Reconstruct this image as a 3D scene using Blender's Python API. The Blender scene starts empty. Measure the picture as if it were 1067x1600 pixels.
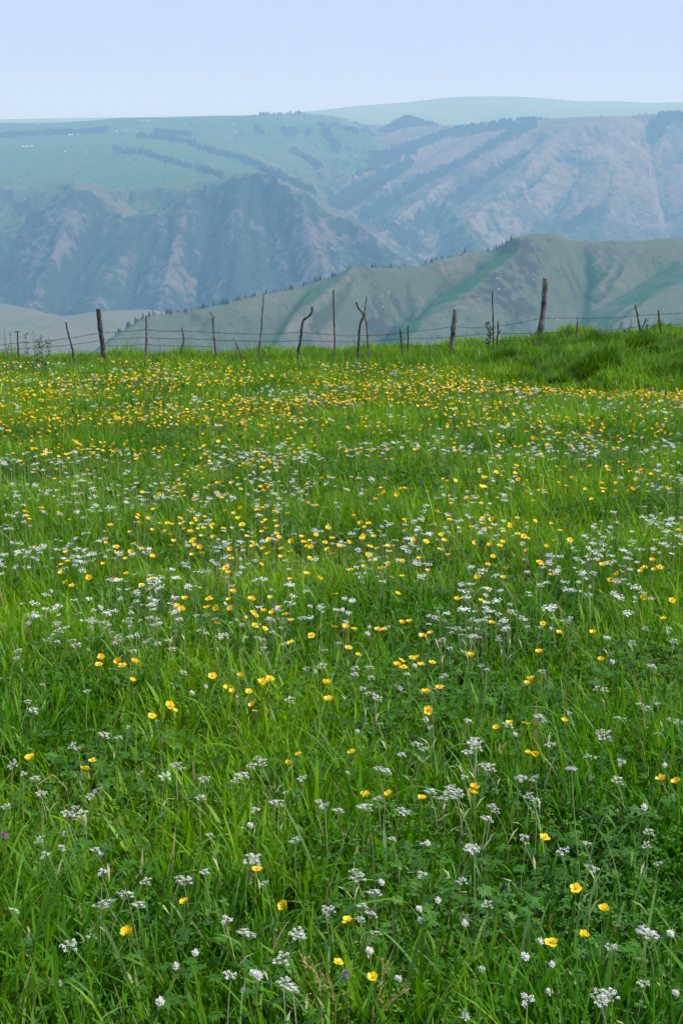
import bpy, math, random
import numpy as np
from mathutils import Matrix, Vector, Euler
from mathutils.geometry import delaunay_2d_cdt

scene = bpy.context.scene
COL = scene.collection
R = math.radians
rng = np.random.default_rng(7)
random.seed(7)

# ------------------------------------------------------------------ camera, sky, sun, exposure
F_PX = 2222.0                      # focal length in photograph pixels (1067 x 1600)
CAM_Z = 1.5
PITCH = math.atan(500 / F_PX)
cam_d = bpy.data.cameras.new('camera')
cam = bpy.data.objects.new('camera', cam_d)
COL.objects.link(cam)
cam.location = (0, 0, CAM_Z)
cam.rotation_euler = (math.pi / 2 - PITCH, 0, 0)
cam_d.sensor_fit = 'VERTICAL'
cam_d.sensor_height = 36
cam_d.lens = 36 * F_PX / 1600
cam_d.clip_start = 0.05
cam_d.clip_end = 90000
cam_d.dof.use_dof = False
scene.camera = cam
HAZE = 0.000077

SUN_EL, SUN_AZ = 50, 97           # azimuth: degrees clockwise from +Y (the view direction)
world = bpy.data.worlds.new('World')
scene.world = world
world.use_nodes = True
wn, wl = world.node_tree.nodes, world.node_tree.links
wn.clear()
wo = wn.new('ShaderNodeOutputWorld')
bg = wn.new('ShaderNodeBackground')
sky = wn.new('ShaderNodeTexSky')
sky.sky_type = 'NISHITA'
sky.sun_disc = False
sky.sun_elevation = R(SUN_EL)
sky.sun_rotation = R(SUN_AZ)
sky.altitude = 1500
sky.air_density = 1.0
sky.dust_density = 2.5
mixw = wn.new('ShaderNodeMix'); mixw.data_type = 'RGBA'
mixw.inputs[0].default_value = 0.9
mixw.inputs[7].default_value = (4.1, 4.85, 7.9, 1)      # high thin overcast, pale lilac blue
wl.new(sky.outputs[0], mixw.inputs[6])
wl.new(mixw.outputs[2], bg.inputs[0])
bg.inputs[1].default_value = 0.1
wl.new(bg.outputs[0], wo.inputs[0])

sun_d = bpy.data.lights.new('sun', 'SUN')
sun = bpy.data.objects.new('sun', sun_d)
COL.objects.link(sun)
sun_d.energy = 4.3
sun_d.angle = R(3)
sun_d.color = (1.0, 0.96, 0.88)
sd = Vector((math.sin(R(SUN_AZ)) * math.cos(R(SUN_EL)), math.cos(R(SUN_AZ)) * math.cos(R(SUN_EL)), math.sin(R(SUN_EL))))
sun.rotation_euler = sd.to_track_quat('Z', 'Y').to_euler()

scene.view_settings.view_transform = 'Standard'
scene.view_settings.look = 'None'
scene.view_settings.gamma = 1
scene.view_settings.exposure = 0.38
scene.cycles.max_bounces = 6
scene.cycles.diffuse_bounces = 3
scene.cycles.glossy_bounces = 2
scene.cycles.transmission_bounces = 3
scene.cycles.volume_bounces = 2
scene.cycles.use_denoising = True

# ------------------------------------------------------------------ helpers
def tag(o, label=None, cat=None, group=None, kind=None):
    if label: o['label'] = label
    if cat: o['category'] = cat
    if group: o['group'] = group
    if kind: o['kind'] = kind
    return o

def ray(px, py):
    """direction from the camera through a photograph pixel, scaled so that its Y is 1"""
    u = (np.asarray(px, float) - 533.5) / F_PX
    v = (800 - np.asarray(py, float)) / F_PX
    c, s = math.cos(PITCH), math.sin(PITCH)
    y = c + v * s
    return u / y, (-s + v * c) / y

def P(px, py, d):
    rx, rz = ray(px, py)
    return (float(rx * d), float(d), float(CAM_Z + rz * d))

def mesh_np(name, V, faces_by_size, mats=(), fmat=None, smooth=True, col=None, attrs=None):
    """V (n,3); faces_by_size: list of (m,k) int arrays"""
    me = bpy.data.meshes.new(name)
    V = np.ascontiguousarray(V, dtype=np.float32)
    me.vertices.add(len(V))
    me.vertices.foreach_set('co', V.ravel())
    loops = np.concatenate([f.ravel() for f in faces_by_size]).astype(np.int32)
    sizes = np.concatenate([np.full(len(f), f.shape[1]) for f in faces_by_size]).astype(np.int32)
    me.loops.add(len(loops))
    me.loops.foreach_set('vertex_index', loops)
    me.polygons.add(len(sizes))
    st = np.zeros(len(sizes), np.int32); st[1:] = np.cumsum(sizes)[:-1]
    me.polygons.foreach_set('loop_start', st)
    me.polygons.foreach_set('loop_total', sizes)
    me.polygons.foreach_set('use_smooth', np.full(len(sizes), smooth))
    if fmat is not None: me.polygons.foreach_set('material_index', np.ascontiguousarray(fmat, dtype=np.int32))
    for m in mats: me.materials.append(m)
    me.update(calc_edges=True)
    if col is not None:
        a = me.color_attributes.new('Col', 'FLOAT_COLOR', 'POINT')
        c4 = np.ones((len(V), 4), np.float32); c4[:, :3] = col
        a.data.foreach_set('color', c4.ravel())
    for k, arr in (attrs or {}).items():
        a = me.attributes.new(k, 'FLOAT', 'POINT')
        a.data.foreach_set('value', np.ascontiguousarray(arr, dtype=np.float32).ravel())
    return me

def link(name, me, parent=None, loc=None, rot=None, scale=None):
    o = bpy.data.objects.new(name, me)
    COL.objects.link(o)
    if parent is not None: o.parent = parent
    if loc is not None: o.location = loc
    if rot is not None: o.rotation_euler = rot
    if scale is not None: o.scale = scale
    return o

def hash2(ix, iy, seed):
    h = (ix.astype(np.int64) * 374761393 + iy.astype(np.int64) * 668265263 + seed * 974634777) & 0xffffffff
    h = ((h ^ (h >> 13)) * 1274126177) & 0xffffffff
    return ((h ^ (h >> 16)) & 0xffff) / 65535.0

def perlin(x, y, seed=0):
    x = np.asarray(x, float); y = np.asarray(y, float)
    ix, iy = np.floor(x), np.floor(y)
    fx, fy = x - ix, y - iy
    def g(dx, dy):
        a = hash2(ix + dx, iy + dy, seed) * 2 * math.pi
        return np.cos(a) * (fx - dx) + np.sin(a) * (fy - dy)
    u = fx * fx * fx * (fx * (fx * 6 - 15) + 10); v = fy * fy * fy * (fy * (fy * 6 - 15) + 10)
    a = g(0, 0) * (1 - u) + g(1, 0) * u
    b = g(0, 1) * (1 - u) + g(1, 1) * u
    return (a * (1 - v) + b * v) * 1.5

def fbm(x, y, seed=0, octs=4, ridged=False):
    s, a, t = 0, 1.0, 0
    for i in range(octs):
        n = perlin(x * 2 ** i, y * 2 ** i, seed + i * 17)
        if ridged: n = 1 - 2 * np.abs(n)
        s = s + a * n; t += a; a *= 0.5
    return s / t

# ------------------------------------------------------------------ material builders
def nodemat(name):
    m = bpy.data.materials.new(name); m.use_nodes = True
    nt = m.node_tree
    b = nt.nodes['Principled BSDF']
    return m, nt, b

def N(nt, t, **kw):
    n = nt.nodes.new(t)
    for k, v in kw.items(): setattr(n, k, v)
    return n

def noise_n(nt, scale, detail=4, rough=0.55, vec=None, dist=0):
    n = N(nt, 'ShaderNodeTexNoise'); n.inputs['Scale'].default_value = scale
    n.inputs['Detail'].default_value = detail; n.inputs['Roughness'].default_value = rough
    n.inputs['Distortion'].default_value = dist
    if vec is not None: nt.links.new(vec, n.inputs['Vector'])
    return n.outputs[0]

def ramp(nt, fac, stops, interp='LINEAR'):
    r = N(nt, 'ShaderNodeValToRGB'); r.color_ramp.interpolation = interp
    e = r.color_ramp.elements
    while len(e) < len(stops): e.new(0.5)
    for el, (p, c) in zip(e, stops):
        el.position = p; el.color = (*c, 1) if len(c) == 3 else c
    nt.links.new(fac, r.inputs[0])
    return r.outputs[0]

def mixc(nt, fac, a, b, mode='MIX'):
    n = N(nt, 'ShaderNodeMix', data_type='RGBA', blend_type=mode)
    for sock, v in ((0, fac), (6, a), (7, b)):
        if isinstance(v, (int, float)): n.inputs[sock].default_value = v
        elif isinstance(v, tuple): n.inputs[sock].default_value = (*v, 1)
        else: nt.links.new(v, n.inputs[sock])
    return n.outputs[2]

def mathn(nt, op, a, b=0.0, clamp=False):
    n = N(nt, 'ShaderNodeMath', operation=op, use_clamp=clamp)
    for i, v in enumerate((a, b)):
        if isinstance(v, (int, float)): n.inputs[i].default_value = v
        else: nt.links.new(v, n.inputs[i])
    return n.outputs[0]

def attr(nt, name, out='Fac'):
    n = N(nt, 'ShaderNodeAttribute', attribute_name=name)
    return n.outputs[out]

# ------------------------------------------------------------------ mountains
def sstep(a, b, x):
    t = np.clip((x - a) / (b - a), 0, 1); return t * t * (3 - 2 * t)

def raster_tin(pts, xs, ys):
    """heights of a triangulated set of points on the grid xs * ys"""
    pts = np.array(pts, float)
    co = [Vector((p[0], p[1])) for p in pts]
    vs, _, fs, ov, _, _ = delaunay_2d_cdt(co, [], [], 0, 1.0)
    z = np.array([pts[o[0], 2] if o else 0 for o in ov]); xy = np.array([(v.x, v.y) for v in vs])
    H = np.full((len(ys), len(xs)), np.nan)
    for f in fs:
        a, b, c = xy[f[0]], xy[f[1]], xy[f[2]]
        x0, x1 = np.searchsorted(xs, (min(a[0], b[0], c[0]), max(a[0], b[0], c[0])))
        y0, y1 = np.searchsorted(ys, (min(a[1], b[1], c[1]), max(a[1], b[1], c[1])))
        if x1 <= x0 or y1 <= y0: continue
        X, Y = np.meshgrid(xs[x0:x1], ys[y0:y1])
        den = (b[1] - c[1]) * (a[0] - c[0]) + (c[0] - b[0]) * (a[1] - c[1])
        if abs(den) < 1e-6: continue
        l1 = ((b[1] - c[1]) * (X - c[0]) + (c[0] - b[0]) * (Y - c[1])) / den
        l2 = ((c[1] - a[1]) * (X - c[0]) + (a[0] - c[0]) * (Y - c[1])) / den
        l3 = 1 - l1 - l2
        m = (l1 >= -1e-9) & (l2 >= -1e-9) & (l3 >= -1e-9)
        H[y0:y1, x0:x1][m] = (l1 * z[f[0]] + l2 * z[f[1]] + l3 * z[f[2]])[m]
    return H

def blur(H, n=1):
    for _ in range(n):
        Q = np.pad(H, 1, mode='edge')
        H = (Q[1:-1, :-2] + Q[1:-1, 2:] + 2 * Q[1:-1, 1:-1]) / 4
        Q = np.pad(H, 1, mode='edge')
        H = (Q[:-2, 1:-1] + Q[2:, 1:-1] + 2 * Q[1:-1, 1:-1]) / 4
    return H

def erode(H, cell, its, k, diff=0.15, clipf=0.6):
    ny, nx = H.shape
    idx = np.arange(ny * nx).reshape(ny, nx)
    offs = [(dy, dx) for dy in (-1, 0, 1) for dx in (-1, 0, 1) if dy or dx]
    A = None
    for it in range(its):
        Q = np.pad(H, 1, mode='constant', constant_values=1e9)
        best = np.zeros_like(H); rec = idx.copy()
        for dy, dx in offs:
            s = (H - Q[1 + dy:1 + dy + ny, 1 + dx:1 + dx + nx]) / (cell * math.hypot(dy, dx))
            m = s > best
            best[m] = s[m]; rec[m] = (idx + dy * nx + dx)[m]
        Pn = rec.ravel().copy(); S = np.ones(ny * nx)
        root = Pn == np.arange(ny * nx)
        act = ~root
        for _ in range(11):
            add = np.bincount(Pn[act], weights=S[act], minlength=ny * nx)
            S2 = S + add
            # a node whose pointer reached a root stops passing flow on
            nP = Pn[Pn]
            act2 = act & ~root[Pn]
            S = S2; Pn = nP; act = act2
        A = S.reshape(ny, nx)
        dh = k * np.sqrt(A) * cell * best
        hr = H.ravel()[rec.ravel()].reshape(ny, nx)
        dh = np.minimum(dh, clipf * (H - hr))
        H = H - dh
        H = H * (1 - diff) + blur(H) * diff
    return H, A

TERR = {}
def terrain(name, lines, xr, yr, cell, base_z, its, k, amp, nscale, seed, mat, label_kind='structure', dense=60, shape=None, pre=2, diff=0.15, tint=None, rough=0.06, face=None, gullies=(), gdepth=8, gwidth=10, scars=()):
    pts = []
    for ln in lines:
        w = []
        for q in ln:
            if len(q) == 4: w.append(((q[0] - 533.5) / F_PX * q[2], q[2], q[3]))
            else: w.append(P(*q))
        if len(w) == 1: pts.append(w[0])
        for a, b in zip(w[:-1], w[1:]):
            n = max(1, int(math.dist(a[:2], b[:2]) / dense))
            for i in range(n):
                t = i / n
                pts.append(tuple(a[j] * (1 - t) + b[j] * t for j in range(3)))
        if len(w) > 1: pts.append(w[-1])
    xs = np.arange(xr[0], xr[1] + cell, cell); ys = np.arange(yr[0], yr[1] + cell, cell)
    H = raster_tin(pts, xs, ys)
    H = np.where(np.isnan(H), base_z, H)
    H = blur(H, pre)
    X, Y = np.meshgrid(xs, ys)
    H0 = H.copy()
    gy, gx = np.gradient(blur(H, 8), cell)
    steep = np.clip(np.sqrt(gx ** 2 + gy ** 2) / 0.6, 0, 1)
    wgt = 0.18 + 0.82 * np.clip((steep - 0.3) / 0.5, 0, 1)
    H = H + amp * wgt * fbm(X / nscale, Y / nscale, seed, 4)
    H, A = erode(H, cell, its, k, diff)
    H += amp * rough * wgt * (fbm(X / nscale * 4 + 0.4 * perlin(X / 150, Y / 150, 3), Y / nscale * 3, seed + 5, 5, True) + 0.5 * fbm(X / 45, Y / 70, seed + 9, 3, True))
    if shape is not None: H = shape(X, Y, H)
    H = np.maximum(H, base_z)
    TERR[name] = (xs, ys, H, cell)
    def lines_mask(lns, wid):
        G = np.zeros_like(H)
        for ln in lns:
            q = np.array(ln, float); t = np.linspace(0, len(q) - 1, len(q) * 26)
            pxs = np.interp(t, np.arange(len(q)), q[:, 0]); pys = np.interp(t, np.arange(len(q)), q[:, 1])
            h_ = hit(pxs + 1.2 * np.sin(t * 9), pys, [name], yr[0], yr[1], 900)
            ok = ~np.isnan(h_[:, 1]); h_ = h_[ok]; tt = (t / (len(q) - 1))[ok]
            if len(h_) < 2: continue
            k = max(1, int(wid * 3 / cell))
            for (a_, b_, _z), f in zip(h_, tt):
                i, j = int((b_ - ys[0]) / cell), int((a_ - xs[0]) / cell)
                i0, i1, j0, j1 = max(i - k, 0), min(i + k + 1, len(ys)), max(j - k, 0), min(j + k + 1, len(xs))
                if i0 >= i1 or j0 >= j1: continue
                w = wid * (0.55 + 0.75 * f)
                g_ = np.exp(-(((X[i0:i1, j0:j1] - a_) ** 2 + (Y[i0:i1, j0:j1] - b_) ** 2) / w ** 2)) * min(1, 0.35 + f * 2)
                G[i0:i1, j0:j1] = np.maximum(G[i0:i1, j0:j1], g_)
        return G
    Gm = lines_mask(gullies, gwidth); Sm = lines_mask(scars, gwidth * 0.6)
    H = np.maximum(H - gdepth * Gm * (1 + 0.35 * perlin(X / 60, Y / 60, 4)), base_z)
    gy, gx = np.gradient(H, cell)
    slope = np.sqrt(gx ** 2 + gy ** 2)
    lap = np.clip((blur(H, 6) - H) / (cell * 4), -0.5, 0.5)
    V = np.stack([X.ravel(), Y.ravel(), H.ravel()], 1)
    ny, nx = H.shape
    i = np.arange(ny * nx).reshape(ny, nx)
    Fq = np.stack([i[:-1, :-1].ravel(), i[:-1, 1:].ravel(), i[1:, 1:].ravel(), i[1:, :-1].ravel()], 1)
    keep = (H.ravel()[Fq] > base_z + 0.5).any(1)
    Fq = Fq[keep]
    used = np.zeros(ny * nx, bool); used[Fq.ravel()] = True
    remap = np.cumsum(used) - 1
    front = np.zeros_like(H)
    if face is not None: front = face(X, Y)
    at = {'bare': Sm.ravel(), 'face': front.ravel(), 'flow': np.clip(np.maximum(np.log(A) / 7, Gm * 0.9).ravel(), 0, 1), 'slope': np.clip(steep, 0, 1).ravel(), 'hollow': lap.ravel(), 'aspect': (gx / np.sqrt(1 + slope ** 2)).ravel()}
    if tint is not None: at['zone'] = tint(X, Y, H, slope, lap, gx, gy).ravel()
    else: at['zone'] = np.zeros(ny * nx)
    me = mesh_np(name, V[used], [remap[Fq]], [mat], attrs={k_: v[used] for k_, v in at.items()})
    o = link(name, me)
    tag(o, kind=label_kind)
    TERR[name] = (xs, ys, H, cell)
    return o

def H_at(name, x, y):
    xs, ys, H, cell = TERR[name]
    fx = np.clip((x - xs[0]) / cell, 0, len(xs) - 1.001); fy = np.clip((y - ys[0]) / cell, 0, len(ys) - 1.001)
    ix, iy = fx.astype(int), fy.astype(int); fx -= ix; fy -= iy
    return (H[iy, ix] * (1 - fx) + H[iy, ix + 1] * fx) * (1 - fy) + (H[iy + 1, ix] * (1 - fx) + H[iy + 1, ix + 1] * fx) * fy

def hit(px, py, names, d0=2000, d1=16000, steps=1600):
    """where photograph pixels meet the named terrains"""
    px = np.atleast_1d(px).astype(float); py = np.atleast_1d(py).astype(float)
    rx, rz = ray(px, py)
    best = np.full(len(px), np.nan)
    for nm in names:
        xs, ys, H, cell = TERR[nm]
        a, b = max(d0, ys[0]), min(d1, ys[-1])
        ds = np.linspace(a, b, steps)
        got = np.full(len(px), np.nan)
        for d in ds:
            x = rx * d
            z = CAM_Z + rz * d
            h = H_at(nm, x, np.full(len(px), d))
            m = np.isnan(got) & (z < h)
            got[m] = d
        best = np.where(np.isnan(best), got, np.fmin(best, got))
    x = rx * best
    z = CAM_Z + rz * best
    return np.stack([x, best, z], 1)

def crest(px, name):
    """the points of a terrain that make its outline in the given photograph columns"""
    px = np.atleast_1d(px).astype(float)
    xs, ys, H, cell = TERR[name]
    rx, _ = ray(px, np.full(len(px), 300.0))
    ds = ys[::1]
    best = np.full(len(px), -9.0); bd = np.zeros(len(px))
    for d in ds:
        x = rx * d
        e = (H_at(name, x, np.full(len(px), d)) - CAM_Z) / d
        m = (e > best) & (x > xs[0]) & (x < xs[-1])
        best[m] = e[m]; bd[m] = d
    return np.stack([rx * bd, bd, best * bd + CAM_Z], 1)

def slope_mat(name, dry, green, dark, rock, face=(0.05, 0.07, 0.04), steepth=(2.0, 3.0), sc=1.0, rockiness=0.5, greenth=(0.45, 0.6), bump=6.0, flowth=(2.0, 3.0, 0.0), facerock=0.0):
    m, nt, b = nodemat(name)
    geo = N(nt, 'ShaderNodeNewGeometry')
    pos = geo.outputs['Position']
    def hc(n, k=2.4): return mathn(nt, 'ADD', mathn(nt, 'MULTIPLY', mathn(nt, 'SUBTRACT', n, 0.5), k), 0.5)
    big = noise_n(nt, 0.0016 * sc, 5, 0.6, pos, 0.6)
    mid = hc(noise_n(nt, 0.008 * sc, 6, 0.65, pos))
    fine = hc(noise_n(nt, 0.045 * sc, 5, 0.7, pos))
    asp, flow, hol, slp, zone = (attr(nt, k) for k in ('aspect', 'flow', 'hollow', 'slope', 'zone'))
    # greener in hollows, drainage lines and on faces turned away from the dry side
    g = mathn(nt, 'ADD', mathn(nt, 'MULTIPLY', asp, 0.9), mathn(nt, 'MULTIPLY', hol, 1.6))
    g = mathn(nt, 'ADD', g, mathn(nt, 'MULTIPLY', mathn(nt, 'SUBTRACT', big, 0.5), 1.5))
    g = mathn(nt, 'ADD', g, mathn(nt, 'MULTIPLY', mathn(nt, 'SUBTRACT', mid, 0.5), 0.9))
    g = mathn(nt, 'ADD', g, mathn(nt, 'MULTIPLY', flow, 0.35))
    g = mathn(nt, 'ADD', g, zone)
    gf = ramp(nt, g, [(greenth[0], (0, 0, 0)), (greenth[1], (1, 1, 1))])
    c = mixc(nt, gf, dry, green)
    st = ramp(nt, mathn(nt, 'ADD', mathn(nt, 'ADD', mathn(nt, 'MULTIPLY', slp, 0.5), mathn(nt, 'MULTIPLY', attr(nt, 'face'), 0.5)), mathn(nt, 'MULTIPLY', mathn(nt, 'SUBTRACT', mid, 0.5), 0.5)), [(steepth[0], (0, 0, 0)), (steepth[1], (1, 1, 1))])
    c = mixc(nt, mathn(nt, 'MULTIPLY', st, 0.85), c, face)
    # scrub follows the water lines
    fl = ramp(nt, flow, [(flowth[0], (0, 0, 0)), (min(flowth[1], 1.0), (1, 1, 1))])
    c = mixc(nt, mathn(nt, 'MULTIPLY', fl, flowth[2]), c, dark)
    # dark scrub specks
    sp = ramp(nt, mathn(nt, 'ADD', mathn(nt, 'MULTIPLY', fine, 0.6), mathn(nt, 'MULTIPLY', mid, 0.5)), [(0.64, (0, 0, 0)), (0.80, (1, 1, 1))])
    c = mixc(nt, mathn(nt, 'MULTIPLY', sp, 0.6), c, dark)
    # bare rock on the ribs: streaky, gathered in patches
    st_map = N(nt, 'ShaderNodeMapping'); st_map.inputs['Scale'].default_value = (1, 1, 0.28)
    nt.links.new(pos, st_map.inputs['Vector'])
    streak = hc(noise_n(nt, 0.028 * sc, 7, 0.78, st_map.outputs[0]))
    patch = hc(noise_n(nt, 0.0035 * sc, 3, 0.5, pos))
    rk = mathn(nt, 'ADD', mathn(nt, 'MULTIPLY', slp, 0.16), mathn(nt, 'MULTIPLY', streak, 0.68))
    rk = mathn(nt, 'ADD', rk, mathn(nt, 'MULTIPLY', patch, 0.4))
    rk = mathn(nt, 'SUBTRACT', rk, mathn(nt, 'MULTIPLY', hol, 0.5))
    rk = mathn(nt, 'ADD', rk, mathn(nt, 'MULTIPLY', attr(nt, 'face'), facerock))
    rk = mathn(nt, 'ADD', rk, mathn(nt, 'MULTIPLY', attr(nt, 'bare'), 0.45))
    rkf = ramp(nt, rk, [(0.73 - rockiness, (0, 0, 0)), (0.80 - rockiness, (1, 1, 1))])
    c = mixc(nt, mathn(nt, 'MULTIPLY', rkf, 0.8), c, rock)
    nt.links.new(c, b.inputs['Base Color'])
    b.inputs['Roughness'].default_value = 0.95
    b.inputs['Specular IOR Level'].default_value = 0.1
    bp = N(nt, 'ShaderNodeBump'); bp.inputs['Distance'].default_value = bump; bp.inputs['Strength'].default_value = 0.7
    nt.links.new(mid, bp.inputs['Height'])
    bp2 = N(nt, 'ShaderNodeBump'); bp2.inputs['Distance'].default_value = bump * 0.35; bp2.inputs['Strength'].default_value = 0.8
    nt.links.new(fine, bp2.inputs['Height']); nt.links.new(bp.outputs[0], bp2.inputs['Normal'])
    nt.links.new(bp2.outputs[0], b.inputs['Normal'])
    return m

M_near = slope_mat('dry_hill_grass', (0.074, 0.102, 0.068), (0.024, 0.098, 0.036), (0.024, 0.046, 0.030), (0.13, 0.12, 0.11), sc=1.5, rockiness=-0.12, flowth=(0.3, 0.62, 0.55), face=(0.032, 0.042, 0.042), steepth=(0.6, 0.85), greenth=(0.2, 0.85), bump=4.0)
M_pale = slope_mat('pale_hill_grass', (0.115, 0.125, 0.085), (0.075, 0.12, 0.05), (0.07, 0.09, 0.04), (0.22, 0.19, 0.16), sc=1.2, rockiness=-0.4, greenth=(0.4, 0.7), bump=2.5)
M_left = slope_mat('rocky_mountain', (0.085, 0.095, 0.06), (0.050, 0.105, 0.030), (0.005, 0.018, 0.010), (0.115, 0.103, 0.105), face=(0.004, 0.022, 0.012), steepth=(0.42, 0.62), sc=0.9, rockiness=-0.17, facerock=0.13, flowth=(0.3, 0.75, 0.6), greenth=(-0.25, 0.35), bump=12)
M_right = slope_mat('dry_mountain', (0.118, 0.098, 0.08), (0.030, 0.080, 0.028), (0.005, 0.022, 0.011), (0.16, 0.135, 0.13), face=(0.018, 0.042, 0.026), steepth=(0.35, 0.95), sc=0.7, rockiness=-0.03, flowth=(0.35, 0.8, 0.6), greenth=(0.1, 0.9), bump=12)
M_far = slope_mat('far_pasture', (0.12, 0.165, 0.075), (0.07, 0.14, 0.035), (0.06, 0.12, 0.04), (0.2, 0.2, 0.14), sc=0.4, rockiness=-0.5, greenth=(0.3, 0.8), bump=3)

B = -660
near_lines = [
    [(1700, 335, 4050), (1300, 352, 3900), (1067, 368, 3800), (1000, 371, 3750), (940, 373, 3700), (900, 368, 3650), (868, 361, 3620), (845, 359, 3600), (822, 362, 3580), (800, 368, 3550), (740, 382, 3500), (700, 396, 3450), (655, 412, 3400), (600, 414, 3350), (565, 411, 3300), (545, 416, 3270), (520, 430, 3250), (450, 449, 3150), (380, 466, 3050), (300, 480, 2950), (245, 487, 2900), (215, 502, 2850), (190, 520, 2800), (160, 545, 2750), (100, 590, 2680)],
    [(832, 375, 3560), (800, 402, 3450), (740, 450, 3300), (680, 490, 3170), (630, 530, 3060), (560, 620, 2900)],
    [(788, 388, 3560), (740, 425, 3470), (690, 455, 3380), (640, 490, 3280), (600, 525, 3180), (520, 620, 3000)],
    [(552, 422, 3230), (530, 445, 3150), (490, 480, 3030), (450, 520, 2930), (380, 620, 2780)],
    [(510, 440, 3205), (470, 470, 3105), (430, 500, 3005), (390, 540, 2910), (330, 620, 2800)],
    [(620, 430, 3320), (650, 480, 3215), (640, 500, 3180)],
    [(895, 385, 3710), (917, 440, 3570), (906, 494, 3400), (880, 580, 3150)],
    [(980, 400, 3650), (960, 430, 3560), (935, 455, 3490)],
    [(1075, 392, 3740), (1030, 425, 3640), (980, 455, 3540), (930, 485, 3420), (905, 498, 3370)],
    [(1180, 395, 3680), (1090, 430, 3520), (1067, 440, 3470), (1000, 475, 3330), (950, 515, 3210), (880, 620, 3000)],
    [(1200, 470, 3500), (1067, 520, 3250), (1000, 620, 3050)],
    [(1400, 440, 3600), (1250, 520, 3300), (1150, 620, 3100)],
    [(-200, 640, 2500, B), (600, 700, 2450, B), (1900, 640, 2450, B)],
    [(-100, 600, 3400, B), (100, 0, 3700, B), (500, 0, 4000, B), (900, 0, 4350, B), (1700, 0, 4700, B)],
]
def z_near(X, Y, H, s, lap, gx, gy):
    # green swards fill the sides of the two big gullies that face away from the dry south
    f = (gx * 0.86 + gy * 0.25)
    return np.clip((f - 0.12) * 2.6, -0.3, 0.7)
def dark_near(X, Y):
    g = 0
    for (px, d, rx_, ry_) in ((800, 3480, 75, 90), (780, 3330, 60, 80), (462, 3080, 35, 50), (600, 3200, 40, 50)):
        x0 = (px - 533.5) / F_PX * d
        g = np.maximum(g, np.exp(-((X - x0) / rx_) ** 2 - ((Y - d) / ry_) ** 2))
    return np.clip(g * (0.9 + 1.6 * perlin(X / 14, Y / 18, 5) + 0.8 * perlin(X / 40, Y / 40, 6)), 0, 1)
terrain('near_hill', near_lines, (-1300, 2500), (2450, 4700), 7.0, B, 26, 0.0034, 15, 130, 11, M_near, pre=3, diff=0.07, gdepth=9, gwidth=9, gullies=[
    [(697, 405), (693, 445), (668, 475), (642, 502)], [(635, 428), (640, 465), (640, 498)], [(608, 452), (620, 478), (634, 498)], [(880, 392), (893, 425), (905, 445), (912, 465), (906, 495)],
    [(913, 378), (916, 410), (917, 450)], [(872, 408), (892, 445), (903, 470)], [(760, 395), (740, 425), (700, 450)], [(560, 420), (540, 455), (500, 500), (470, 528)], [(985, 388), (960, 430), (930, 470)], [(480, 450), (450, 490), (430, 520)], [(1000, 470), (960, 500)], [(820, 470), (800, 500), (790, 525)]], tint=z_near, face=dark_near)

pale_lines = [
    [(-500, 445, 5200), (-100, 458, 5000), (0, 471, 4800), (20, 474, 4760), (38, 483, 4700), (58, 491, 4650), (100, 493, 4620), (140, 487, 4600), (180, 485, 4600), (235, 481, 4650), (300, 495, 4700), (500, 545, 4700), (800, 600, 4700)],
    [(-100, 520, 4500), (20, 520, 4350), (90, 540, 4250), (150, 530, 4300), (240, 530, 4300)],
    [(-500, 600, 3900), (0, 610, 3900), (200, 600, 3850), (400, 620, 3800)],
    [(-600, 0, 3600, B), (800, 0, 3600, B)],
    [(-600, 0, 5600, B), (0, 0, 5350, B), (500, 0, 5200, B), (900, 0, 5000, B)],
]
terrain('pale_hill', pale_lines, (-2200, 600), (3600, 5600), 12.0, B, 12, 0.001, 14, 260, 31, M_pale, pre=4)

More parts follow.
